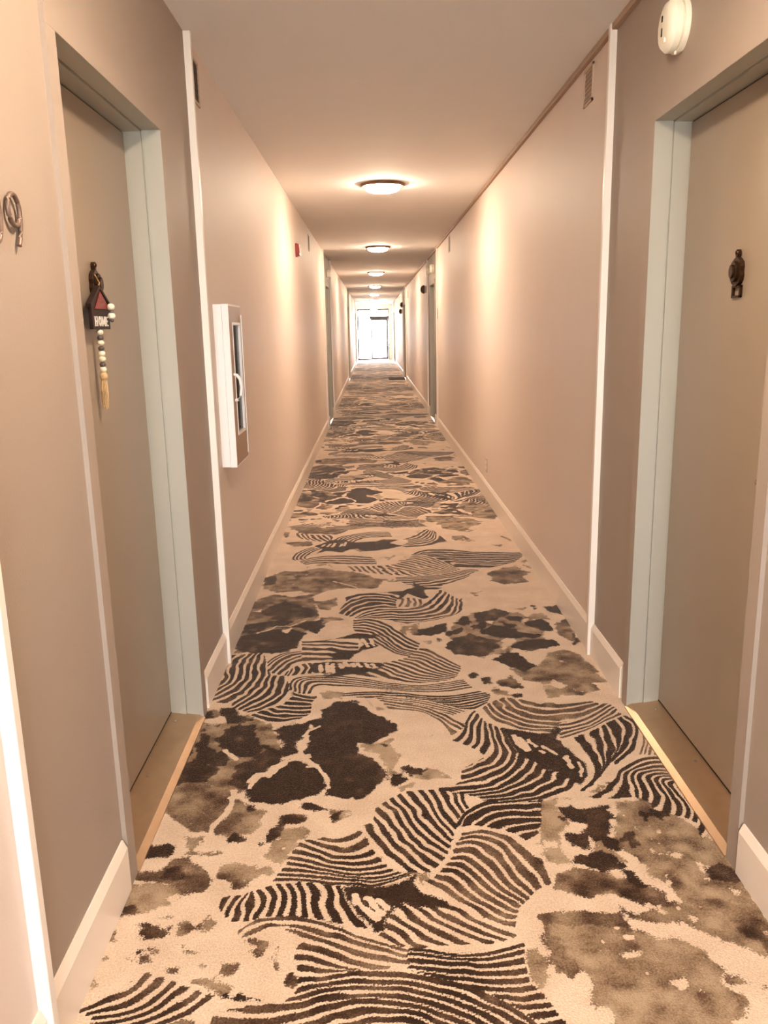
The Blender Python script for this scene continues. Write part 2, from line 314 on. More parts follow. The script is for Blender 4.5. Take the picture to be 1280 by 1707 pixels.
(0.95,0.36,[2,2,3],[[-139,2939,-35,2949,63,2934,160,2909,268,2897,380,2928],[-127,2907,-29,2914,62,2896,158,2876,264,2861,420,2901],[157,2861,209,2840,251,2826,298,2825,353,2844,422,2876],[300,2788,314,2776,329,2773,345,2776,368,2790,398,2818]]),
(0.6,0.48,[4],[[-29,2911,62,2890,157,2861,219,2828,269,2796,313,2765],[23,2838,81,2818,133,2797,183,2772,233,2746,262,2728]]),
(0.6,0.42,[2,1],[[14,2871,93,2838,166,2807,225,2756,268,2702,300,2650],[19,2826,82,2801,140,2782,185,2742,225,2694,277,2613],[42,2787,101,2778,162,2754,206,2695,233,2634,242,2577]]),
(0.7,0.44,[2,2,2,2,2,1],[[188,3376,230,3357,274,3283,310,3220,341,3174],[154,3322,207,3288,251,3224,293,3170,336,3131],[122,3270,174,3244,223,3174,271,3121,320,3090],[73,3242,125,3202,180,3141,240,3088,306,3061],[12,3216,70,3162,137,3094,204,3063,281,3038],[0,3166,45,3107,101,3055,156,3032,223,3021],[-47,3126,-6,3089,33,3052,78,3030,144,3013]]),
(0.85,0.42,[2,2,3],[[-118,3759,-36,3762,45,3694,102,3579,144,3496,189,3447],[-118,3695,-49,3691,18,3630,74,3518,128,3421,173,3377],[-117,3630,-62,3617,-9,3568,41,3469,95,3366,151,3322],[-68,3501,-35,3474,2,3421,39,3361,81,3311,128,3285]]),
(0.85,0.42,[2,1,2],[[-346,3494,-234,3498,-157,3481,-93,3465],[-341,3434,-224,3419,-160,3390,-97,3378],[-336,3369,-239,3355,-201,3329,-169,3308],[-326,3252,-239,3257,-198,3264,-138,3263]]),
(0.95,0.32,[1,1,1,1,1],[[-170,4105,-105,4155,-28,4171,49,4132,117,4073],[-161,4030,-104,4100,-21,4120,48,4089,102,4046],[-196,3871,-143,3997,-56,4071,27,4058,94,4011],[-171,3831,-122,3945,-49,4011,26,4006,93,3980],[-148,3811,-101,3894,-42,3939,25,3955,92,3936],[-125,3800,-81,3863,-28,3898,32,3914,98,3909]]),
(0.8,0.42,[1,1,1,1,1,1],[[-115,3780,-61,3871,25,3905,138,3906,234,3970,289,4071,325,4178],[-105,3776,-48,3842,38,3874,149,3866,251,3918,314,4037,353,4176],[-92,3769,-35,3812,43,3835,154,3822,267,3868,330,3984,373,4119],[-80,3769,-22,3792,56,3796,158,3780,283,3818,351,3921,387,4085],[-54,3772,4,3768,80,3758,169,3742,300,3780,372,3860,405,4062],[42,3751,92,3720,142,3708,206,3712,310,3751,388,3821,421,4019],[116,3692,141,3681,173,3688,230,3702,329,3750,424,3857,444,4038]]),
(0.8,0.42,[2,2],[[113,4407,217,4411,329,4415,430,4458,496,4517,539,4553],[154,4307,227,4313,323,4342,424,4395,504,4452,573,4524],[209,4256,280,4239,353,4256,416,4311,480,4366,506,4401]]),
(0.6,0.5,[1,1,1,1],[[116,4041,110,3979,98,3929],[144,4060,138,3998,125,3927],[178,4062,178,3995,165,3924],[205,4045,209,3992,199,3932],[238,4022,235,3980,226,3940]]),
(0.7,0.5,[5,4,4,3],[[-184,4666,-167,4624,-151,4582],[-4,4665,26,4568,55,4487],[153,4693,208,4527,264,4445],[314,4736,379,4566,419,4497],[440,4726,468,4612,493,4557]]),
(0.95,0.3,[4,3,1],[[211,4888,277,4982,357,5019,472,5003,619,4932,769,4910,850,4889,890,4900],[294,4880,362,4875,418,4828,503,4780,607,4771,710,4763,822,4767,897,4815],[449,4679,479,4689,521,4673,578,4655,640,4637,705,4632,764,4640,813,4675],[468,4576,504,4585,540,4582,567,4568,587,4561,601,4555,607,4550,614,4549]]),
(0.6,0.44,[3,3,3],[[234,4886,301,4866,363,4792,420,4681,468,4576],[192,4806,250,4775,319,4690,385,4608,442,4529],[137,4718,207,4660,276,4591,342,4525,402,4484],[55,4635,125,4579,194,4524,268,4470,350,4440]]),
(0.8,0.42,[3],[[107,4436,246,4449,352,4464,461,4515,537,4558,585,4542],[117,4344,241,4357,344,4371,437,4410,513,4475,589,4517]]),
(0.8,0.42,[2,2,2,1],[[172,5283,249,5358,306,5471,353,5555],[211,5247,287,5288,343,5399,375,5500],[209,5184,308,5238,370,5313,401,5497],[166,5110,327,5157,399,5262,416,5426],[203,5062,347,5094,421,5134,478,5144]]),
(0.9,0.42,[3,3],[[-301,5254,-260,5370,-170,5439,-39,5506,87,5495],[-212,5305,-154,5391,-77,5431,0,5439,101,5430],[-150,5211,-121,5282,-61,5336,15,5345,107,5352]]),
(0.75,0.42,[3,2,2],[[-565,5524,-548,5427,-520,5363],[-466,5467,-444,5372,-392,5277],[-387,5444,-351,5348,-309,5269],[-309,5436,-291,5373,-303,5298]]),
(0.85,0.42,[2,2],[[-419,5135,-504,5019,-528,4890,-508,4826],[-395,5105,-471,4963,-483,4861,-467,4835],[-351,5087,-409,4984,-437,4896,-428,4869]]),
(0.75,0.42,[2,2],[[-472,4810,-408,4880,-333,4912,-256,4919,-143,4909,-38,4874],[-454,4760,-397,4816,-322,4835,-252,4829,-141,4807,-4,4771],[-424,4721,-371,4741,-303,4735,-248,4718,-139,4710,-4,4698]])],'B':[(0.4,[-647,2719,-566,2715,-490,2777,-393,2696,-340,2560,-325,2420,-406,2269,-466,2243,-565,2219,-665,2238,-676,2438,-668,2558]),
(0.46,[-651,4076,-344,4153,-291,3827,-357,3538,-394,3352,-637,3368,-651,3783]),
(0.4,[-700,2356,-518,2347,-447,2267,-459,2125,-508,2062,-641,2156]),
(0.4,[-450,2226,-333,2157,-361,2041,-442,2024,-472,2053,-447,2155]),
(0.33,[-664,1844,-489,1855,-446,1829,-528,1788,-570,1746,-601,1726,-648,1713]),
(0.35,[570,1726,620,1711,663,1703,720,1734,719,1782,675,1820,678,1888,868,1994,907,1789,911,1667,848,1528,824,1556,786,1587,741,1612,707,1650,648,1658,590,1673]),
(0.35,[459,1489,431,1459,427,1429,451,1400,515,1384,587,1372,659,1360,720,1372,756,1399,762,1437,723,1458,737,1521,720,1560,689,1590,653,1609,590,1565,525,1545,479,1530,454,1499]),
(0.35,[322,1581,350,1591,359,1551,362,1508,358,1472,324,1463,308,1505]),
(0.52,[423,1787,443,1837,498,1864,567,1847,632,1807,668,1784,698,1748,709,1727,666,1709,623,1717,585,1746,517,1752,451,1768]),
(0.52,[366,1695,405,1706,463,1701,524,1692,568,1687,574,1649,610,1623,627,1598,584,1571,530,1562,485,1552,459,1531,437,1527,403,1491,370,1508,363,1551,362,1609,362,1651]),
(0.52,[734,1747,789,1731,850,1735,865,1695,893,1630,860,1561,832,1620,793,1684,738,1719]),
(0.52,[728,1489,767,1493,781,1461,756,1452,723,1469]),
(0.52,[648,1471,688,1480,713,1454,662,1436]),
(0.52,[788,1451,804,1451,793,1436]),
(0.52,[726,1428,762,1437,756,1399,721,1390]),
(0.33,[690,2154,786,2158,880,2034,915,1925,909,1795,908,1741,839,1727,766,1741,716,1767,685,1854,648,1895,631,1923,639,1993,669,2067]),
(0.22,[472,2175,520,2180,511,2119,539,2047,498,2011,495,1982,498,1918,499,1880,454,1866,440,1893,424,1921,437,1949,429,1996,448,2057,458,2121]),
(0.45,[-658,2319,-594,2351,-511,2312,-451,2258,-451,2178,-479,2111,-486,2061,-542,2063,-576,2101,-624,2140,-657,2219,-657,2276]),
(0.28,[-549,2036,-498,2033,-504,2000,-523,1974,-544,1995]),
(0.28,[-530,1968,-431,1964,-421,1950,-502,1954]),
(0.28,[-393,2145,-348,2143,-343,2069,-369,2042,-392,2085]),
(0.28,[-292,2066,-215,2070,-201,2048,-230,1995,-255,1918,-268,1881,-326,1940,-311,1978,-295,2018]),
(0.28,[-446,1913,-400,1924,-342,1909,-281,1894,-282,1870,-334,1848,-368,1821,-386,1862,-430,1870]),
(0.6,[-476,2075,-446,2147,-407,2153,-391,2107,-431,2058,-447,2031,-471,2046]),
(0.6,[-569,1944,-538,1949,-477,1908,-449,1865,-457,1807,-509,1804,-579,1841,-654,1861,-664,1898,-595,1889]),
(0.25,[-487,2762,-405,2716,-388,2656,-346,2569,-413,2563,-447,2611,-447,2679]),
(0.25,[-631,2833,-588,2788,-610,2748,-647,2791]),
(0.2,[-76,2538,1,2543,47,2587,49,2514,72,2427,50,2379,28,2348,7,2389,-18,2456,-66,2485]),
(0.2,[85,2329,151,2374,191,2356,216,2308,178,2294,113,2305]),
(0.2,[58,2263,104,2290,99,2268,61,2241]),
(0.2,[-235,2948,-206,2970,-143,2943,-136,2896,-196,2888,-233,2913]),
(0.2,[-66,2892,-36,2879,-26,2834,18,2788,-6,2784,-40,2824]),
(0.3,[-654,1809,-590,1824,-533,1793,-513,1754,-541,1750,-587,1731,-620,1769]),
(0.3,[-560,1709,-514,1728,-497,1717,-538,1708]),
(0.3,[-483,1722,-467,1680,-451,1672,-472,1656,-489,1652,-484,1691]),
(0.3,[-434,1694,-425,1719,-401,1688,-413,1659,-428,1664]),
(0.3,[-464,1618,-437,1607,-422,1597,-437,1589]),
(0.3,[-543,1618,-508,1603,-521,1601]),
(0.3,[-593,1590,-560,1580,-572,1576]),
(0.3,[-483,1542,-454,1532,-463,1512]),
(0.3,[-430,1571,-380,1560,-405,1550]),
(0.3,[-368,1564,-339,1554,-338,1528,-359,1533]),
(0.3,[-418,1514,-391,1530,-345,1507,-322,1486,-352,1475,-387,1492]),
(0.3,[-429,1494,-410,1493,-416,1477]),
(0.3,[-661,1663,-646,1672,-630,1645,-651,1644]),
(0.3,[-653,1557,-638,1561,-617,1505,-632,1493,-651,1502]),
(0.3,[-650,1588,-624,1591,-619,1584,-645,1582]),
(0.45,[-319,1640,-278,1625,-263,1615,-284,1592,-297,1611]),
(0.45,[-245,1609,-236,1586,-241,1546,-255,1573]),
(0.45,[-209,1523,-191,1502,-199,1486,-214,1507]),
(0.3,[-160,2149,-80,2153,-92,2109,-135,2096]),
(0.34,[538,3128,661,3157,726,3286,819,3320,871,3219,881,3143,903,2985,836,2972,778,3026,704,3013,630,3001,577,3020]),
(0.34,[651,3068,731,3134,829,3057,846,2906,739,2865,632,2841,644,2967]),
(0.34,[734,3781,817,3801,830,3699,720,3707]),
(0.34,[436,2930,503,2918,497,2879,449,2882]),
(0.34,[660,3865,742,3873,724,3821]),
(0.34,[131,3580,191,3623,178,3532]),
(0.34,[190,3454,247,3472,234,3399]),
(0.34,[477,3825,695,3810,777,3607,748,3429,525,3279,378,3269,323,3500,357,3683]),
(0.58,[831,3627,906,3694,909,3529,911,3376,843,3423,815,3512]),
(0.58,[455,3011,533,3057,564,2947,482,2960]),
(0.36,[-621,4504,-546,4595,-445,4587,-342,4653,-231,4594,-123,4537,-31,4481,-38,4344,-98,4261,-217,4248,-324,4152,-414,4221,-545,4210,-620,4279,-646,4324]),
(0.36,[-276,3791,-199,3803,-174,3767,-255,3722]),
(0.36,[-357,4572,-196,4573,-81,4511,31,4364,-6,4249,-114,4245,-323,4273]),
(0.36,[489,4132,562,4149,510,4076]),
(0.48,[-641,4095,-553,4169,-438,4120,-341,4113,-312,3974,-323,3865,-457,3985,-556,4030,-641,3960]),
(0.48,[-640,3869,-538,3880,-497,3789,-615,3780]),
(0.48,[-334,4014,-211,4103,-195,4004,-234,3895,-290,3917]),
(0.3,[368,5914,512,5899,687,5842,739,5683,652,5544,575,5463,466,5562,437,5750]),
(0.3,[512,5333,587,5343,617,5242,564,5199,504,5252]),
(0.3,[749,5089,812,5083,795,5025]),
(0.3,[862,4619,900,4591,893,4517]),
(0.3,[843,5286,897,5216,881,5170]),
(0.45,[638,4465,722,4555,826,4622,833,4497,877,4470,825,4380,842,4288,702,4255,632,4326]),
(0.5,[-604,5693,-485,5715,-351,5635,-159,5650,-219,5523,-279,5449,-420,5478,-533,5521]),
(0.5,[-671,5566,-604,5527,-615,5403]),
(0.5,[-600,5251,-430,5280,-414,5163,-552,5147]),
(-1,[582,1661,642,1640,679,1620,636,1598,610,1623,579,1636]),
(-1,[702,1647,738,1606,771,1570,761,1536,739,1554,704,1607]),
(-1,[737,1521,808,1557,839,1517,815,1465,784,1487,757,1499]),
(-1,[570,1740,635,1700,615,1695,569,1723]),
(-1,[648,1710,687,1679,658,1688]),
(-1,[536,1553,576,1560,551,1547]),
(-1,[624,1472,644,1482,640,1461,626,1454]),
(-1,[693,1525,698,1506,687,1499]),
(-1,[730,1674,747,1661,730,1652]),
(-1,[781,1656,795,1646,778,1638]),
(-1,[715,1796,729,1720,702,1734]),
(-1,[680,1834,719,1782,701,1783]),
(-1,[808,1814,828,1806,811,1800]),
(-1,[864,1766,882,1754,870,1748]),
(-1,[633,1930,652,1908,673,1868,653,1856,631,1896]),
(-1,[675,1836,703,1810,716,1755,699,1773]),
(-1,[764,1911,795,1902,783,1893,763,1897]),
(-1,[822,1875,852,1854,820,1827,808,1849]),
(-1,[810,1811,827,1804,813,1799]),
(-1,[718,1926,728,1919,722,1912]),
(-1,[771,2032,774,2002,764,1999]),
(-1,[443,1978,490,1979,481,1936,436,1943]),
(-1,[550,3442,607,3493,621,3437,546,3318,534,3338]),
(-1,[638,2967,700,2996,735,2961,706,2930]),
(-1,[690,3684,716,3707,694,3636]),
(-1,[512,3697,565,3705,541,3658]),
(-1,[-646,4228,-560,4221,-590,4151,-641,4095]),
(-1,[-639,3905,-588,3938,-590,3902]),
(-1,[-321,4111,-265,4148,-225,4124,-306,4070]),
(1.0,[516,2138,555,2144,579,2127,615,2137,661,2135,671,2090,645,2045,630,1994,631,1937,609,1952,608,1980,578,1981,562,1940,535,1934,507,1942,495,1985,500,2007,552,2019,567,2041,536,2065,520,2113]),
(1.0,[523,1921,592,1921,630,1876,647,1837,661,1781,639,1788,612,1832,557,1841,516,1874,488,1882,505,1915]),
(1.0,[497,2094,515,2093,528,2069,506,2070]),
(1.0,[786,2101,816,2108,833,2091,797,2053,782,2077]),
(1.0,[744,2095,767,2086,748,2056]),
(0.75,[656,1978,696,2020,699,1948,675,1942]),
(0.75,[828,1836,878,1866,905,1832,909,1795,886,1790,831,1804]),
(0.92,[-675,2410,-610,2425,-547,2403,-531,2366,-543,2331,-602,2343,-634,2318,-662,2277,-671,2294]),
(0.95,[-631,2688,-604,2619,-597,2537,-566,2517,-525,2507,-499,2462,-504,2413,-537,2406,-601,2451,-625,2503,-627,2574,-629,2630]),
(0.95,[-661,2429,-620,2460,-567,2432,-512,2413,-512,2365,-554,2321,-604,2323,-642,2295,-665,2288]),
(0.95,[-667,2531,-631,2530,-622,2485,-667,2454]),
(0.95,[-569,2580,-554,2674,-502,2701,-453,2689,-445,2630,-417,2563,-382,2535,-419,2475,-461,2469,-505,2497,-544,2543]),
(0.95,[-596,2831,-548,2840,-513,2774,-508,2712,-550,2704,-570,2766]),
(0.95,[-640,2709,-573,2705,-573,2675,-627,2688]),
(0.8,[-419,2475,-376,2517,-363,2525,-326,2462,-335,2429,-405,2441]),
(0.8,[-482,2412,-440,2443,-361,2430,-371,2374,-403,2360,-415,2277,-449,2286,-476,2302]),
(0.8,[-650,2781,-630,2801,-617,2758,-640,2754]),
(0.8,[-520,2784,-464,2730,-507,2702]),
(1.0,[-216,2796,-155,2863,-105,2866,-65,2836,-26,2769,22,2725,63,2673,66,2624,38,2597,-8,2553,-44,2537,-80,2538,-70,2485,-18,2456,7,2381,27,2332,14,2287,-27,2259,-63,2211,-118,2210,-167,2230,-163,2318,-192,2382,-237,2425,-244,2494,-243,2621,-240,2719,-198,2737]),
(1.0,[-382,2647,-331,2679,-277,2701,-247,2714,-252,2621,-263,2594,-279,2567,-282,2496,-313,2454,-328,2472,-343,2570]),
(1.0,[-4,2535,32,2542,36,2506,9,2494]),
(1.0,[25,2421,42,2412,37,2379,25,2396]),
(1.0,[36,2332,65,2342,80,2307,51,2278,31,2294]),
(1.0,[54,2378,84,2401,125,2375,150,2366,131,2327,90,2329]),
(1.0,[22,2480,39,2466,30,2454]),
(1.0,[-106,2872,-66,2864,-70,2842,-95,2849]),
(0.7,[169,2609,185,2608,187,2580,173,2571]),
(0.7,[170,2464,191,2459,182,2446]),
(1.0,[-386,2359,-352,2394,-319,2449,-274,2446,-215,2387,-183,2323,-183,2254,-200,2230,-262,2209,-318,2184,-387,2199,-420,2265]),
(1.0,[-258,2169,-229,2191,-170,2177,-151,2149,-199,2143,-235,2153]),
(0.8,[-158,2111,-124,2148,-106,2147,-127,2103]),
(0.8,[-293,2118,-260,2139,-225,2137,-214,2107,-247,2093]),
(0.9,[-675,2007,-569,1996,-567,1969,-585,1944,-630,1946,-673,1954]),
(0.9,[-674,2048,-657,2047,-662,2020]),
(0.9,[-582,1882,-553,1912,-522,1916,-508,1867,-535,1851,-579,1858]),
(0.9,[-433,2024,-417,2051,-382,2042,-368,2007,-395,1992,-423,2010]),
(0.9,[-407,2184,-381,2190,-363,2151,-397,2145]),
(0.9,[-347,2006,-326,2002,-336,1986]),
(0.72,[-329,2026,-302,2081,-285,2125,-220,2137,-217,2092,-272,2087,-291,2024,-318,2005]),
(0.85,[-651,1723,-649,1765,-619,1764,-596,1737,-607,1721,-636,1722,-652,1703]),
(0.85,[-590,1700,-566,1704,-511,1687,-504,1657,-518,1643,-564,1645]),
(0.6,[-563,1603,-540,1593,-511,1560,-537,1570]),
(0.6,[-504,1560,-460,1559,-455,1537,-474,1533]),
(0.95,[-342,1475,-307,1477,-257,1460,-256,1452,-304,1455,-344,1467]),
(0.7,[-222,1462,-191,1465,-203,1456]),
(1.0,[190,3599,331,3685,321,3568,242,3517,194,3531]),
(1.0,[303,3557,402,3632,402,3551,323,3500]),
(1.0,[357,3683,433,3752,450,3677,402,3632]),
(1.0,[427,3630,511,3685,506,3590,438,3583]),
(1.0,[471,3581,554,3634,613,3583,745,3495,747,3462,657,3457,563,3474,472,3524]),
(1.0,[582,3680,663,3626,615,3594]),
(1.0,[613,3739,690,3759,679,3673,631,3688]),
(1.0,[694,3660,788,3702,819,3535,726,3564]),
(1.0,[587,3376,635,3426,784,3448,799,3373,659,3300,588,3335]),
(1.0,[482,3224,528,3299,604,3294,622,3225,661,3157,593,3106,541,3146]),
(1.0,[347,3068,391,3128,405,3065,364,3025]),
(1.0,[403,3048,448,3062,452,2994,417,2996]),
(1.0,[501,2887,556,2907,548,2861,513,2855]),
(1.0,[824,3880,918,3900,905,3744,843,3800]),
(1.0,[878,3519,910,3517,908,3397,864,3379]),
(1.0,[763,3912,800,3895,781,3843]),
(1.0,[259,3516,286,3448,269,3439]),
(0.85,[473,3800,589,3870,658,3800,563,3693,470,3700]),
(0.85,[355,3498,425,3538,476,3490,550,3442,526,3339,445,3255,327,3301,295,3374,317,3436]),
(0.85,[-582,3938,-488,4044,-394,3980,-333,3920,-291,3827,-376,3764,-495,3772,-581,3883]),
(0.85,[-646,4483,-574,4524,-562,4362,-632,4323]),
(1.0,[-644,3732,-553,3759,-460,3778,-397,3740,-441,3701,-497,3681,-563,3613,-643,3610]),
(1.0,[-392,3682,-352,3762,-268,3748,-258,3673,-293,3595,-341,3630]),
(1.0,[-642,3572,-546,3612,-483,3664,-399,3634,-333,3590,-357,3538,-357,3478,-362,3406,-448,3356,-554,3349,-644,3410]),
(-1,[-457,3638,-413,3659,-425,3604])],'K':[(1.0,[-104,1809,-47,1809,22,1806,61,1832,85,1852,86,1843,75,1811,92,1779,122,1767,153,1744,159,1725,82,1732,44,1747,27,1733,19,1707,4,1685,0,1652,-21,1651,-26,1666,-61,1710,-89,1754]),
(1.0,[433,2622,492,2599,547,2578,587,2582,620,2625,632,2608,619,2568,604,2537,624,2520,625,2460,643,2415,660,2379,648,2304,611,2242,602,2261,584,2288,563,2329,519,2338,500,2390,480,2409,453,2454,443,2537]),
(1.0,[-114,3575,-88,3573,-35,3552,30,3556,-23,3507,-29,3482,2,3412,-60,3367,-103,3322,-125,3262,-198,3267,-213,3329,-171,3350,-91,3369,-67,3433,-93,3503,-190,3509,-240,3495,-146,3541]),
(1.0,[-286,3234,-197,3248,-89,3237,12,3221,24,3193,-29,3168,12,3169,-35,3132,-52,3126,-1,3075,-47,3084,-104,3115,-190,3093,-224,3088,-174,3134,-256,3138,-280,3154]),
(1.0,[14,4168,134,4181,164,4213,208,4244,198,4327,251,4241,314,4224,364,4221,313,4202,248,4195,257,4106,268,4062,239,4043,187,4100,161,4135,145,4103,122,4041,102,4053,118,4105,63,4142]),
(1.0,[-303,5298,-212,5305,-150,5226,-1,5241,45,5297,150,5266,88,5190,174,5111,41,5026,-74,4995,-125,5068,-175,5045,-216,4981,-318,5030,-379,4969,-350,5074,-406,5148,-331,5256])],'S':[(10,[-73,1778,-65,1753,-43,1725,-14,1693]),
(10,[-37,1765,-24,1740,-6,1708]),
(10,[-11,1756,3,1734]),
(9,[459,2568,469,2513,483,2467]),
(9,[476,2551,492,2474]),
(9,[607,2417,607,2354]),
(6,[504,2538,522,2491]),
(6,[548,2490,580,2436]),
(6,[527,2461,538,2449]),
(6,[637,2382,640,2342,625,2300]),
(6,[618,2530,621,2485]),
(6,[610,2536,642,2538,669,2555]),
(9,[-71,3493,-45,3407]),
(9,[-35,3499,-20,3414]),
(9,[-246,3217,-239,3152]),
(9,[-219,3230,-211,3143]),
(9,[-196,3222,-189,3142]),
(9,[-163,3220,-156,3183]),
(9,[-143,3233,-127,3195]),
(9,[-113,3224,-103,3194]),
(9,[-89,3222,-76,3188]),
(9,[-56,3216,-44,3180]),
(9,[-26,3211,-15,3181]),
(9,[-354,5144,-338,5185]),
(9,[-317,5135,-305,5196]),
(9,[-287,5124,-272,5208]),
(9,[-236,5133,-223,5189]),
(9,[-207,5145,-202,5230]),
(8,[-310,2436,-276,2447,-240,2475]),
(8,[-394,2359,-408,2284]),
(8,[-526,2515,-477,2457]),
(7,[-264,2603,-249,2640,-218,2668]),
(7,[-243,2442,-200,2383,-177,2342,-165,2311,-167,2273]),
(11,[-270,2461,-240,2459]),
(16,[-406,2321,-389,2351,-356,2358,-344,2397,-321,2416]),
(5,[-562,3605,-515,3642,-486,3688,-416,3687,-379,3730,-352,3762]),
(5,[-245,4381,-188,4333,-107,4252]),
(9,[-452,2267,-450,2170,-480,2096,-486,2061])]}
# ---------------------------------------------------------------- carpet pattern
# The woven pattern is laid out in floor millimetres for one repeat of the roll
# (PERIOD long); two scalar fields are computed from it and stored on the mesh:
#   mask > 0 : coloured yarn, mask < 0 : cream yarn;   tone : 0 taupe ... 1 dark brown
PERIOD = 4.25
CX0, CY0, CRES = -0.665, 1.40, 0.005
CNX = int(round(1.59 / CRES)); CNY = int(round(PERIOD / CRES))

def smooth_noise(rng, cell_m):
    """value noise on the carpet raster, periodic along the roll"""
    ky = max(2, int(round(PERIOD / cell_m))); kx = int(CNX * CRES / cell_m) + 3
    g = rng.standard_normal((ky, kx))
    y = np.arange(CNY) / CNY * ky; x = np.arange(CNX) * CRES / cell_m
    yi = y.astype(int); fy = y - yi; xi = x.astype(int); fx = x - xi
    fy = fy * fy * (3 - 2 * fy); fx = fx * fx * (3 - 2 * fx)
    a = g[np.ix_(yi % ky, xi)]; b = g[np.ix_(yi % ky, xi + 1)]
    c = g[np.ix_((yi + 1) % ky, xi)]; d = g[np.ix_((yi + 1) % ky, xi + 1)]
    fy = fy[:, None]; fx = fx[None, :]
    return (a * (1 - fx) + b * fx) * (1 - fy) + (c * (1 - fx) + d * fx) * fy

def resample(p, m):
    """Catmull-Rom through the points, resampled to m points of even arc length"""
    p = np.asarray(p, float)
    if len(p) > 2:
        q = np.vstack([2 * p[0] - p[1], p, 2 * p[-1] - p[-2]])
        t = np.linspace(0, 1, 12, endpoint=False)[:, None]
        out = []
        for i in range(1, len(q) - 2):
            a, b, c, d = q[i - 1], q[i], q[i + 1], q[i + 2]
            out.append(.5 * (2 * b + (c - a) * t + (2 * a - 5 * b + 4 * c - d) * t ** 2 + (3 * b - a - 3 * c + d) * t ** 3))
        p = np.vstack(out + [p[-1:]])
    s = np.concatenate([[0], np.cumsum(np.linalg.norm(np.diff(p, axis=0), axis=1))])
    u = np.linspace(0, s[-1], m)
    return np.stack([np.interp(u, s, p[:, 0]), np.interp(u, s, p[:, 1])], 1)

def pairs(flat):
    return np.asarray(flat, float).reshape(-1, 2) / 1000.0

def poly_sdf(px, py, poly):
    """signed distance to a polygon, positive inside"""
    a = poly; b = np.roll(poly, -1, 0)
    d2 = np.full(px.shape, 1e9); inside = np.zeros(px.shape, bool)
    for (ax, ay), (bx, by) in zip(a, b):
        ex, ey = bx - ax, by - ay
        t = np.clip(((px - ax) * ex + (py - ay) * ey) / (ex * ex + ey * ey + 1e-12), 0, 1)
        d2 = np.minimum(d2, (px - ax - ex * t) ** 2 + (py - ay - ey * t) ** 2)
        c = (ay > py) != (by > py)
        inside ^= c & (px < ex * (py - ay) / (ey if abs(ey) > 1e-9 else 1e-9) + ax)
    return np.where(inside, 1, -1) * np.sqrt(d2)

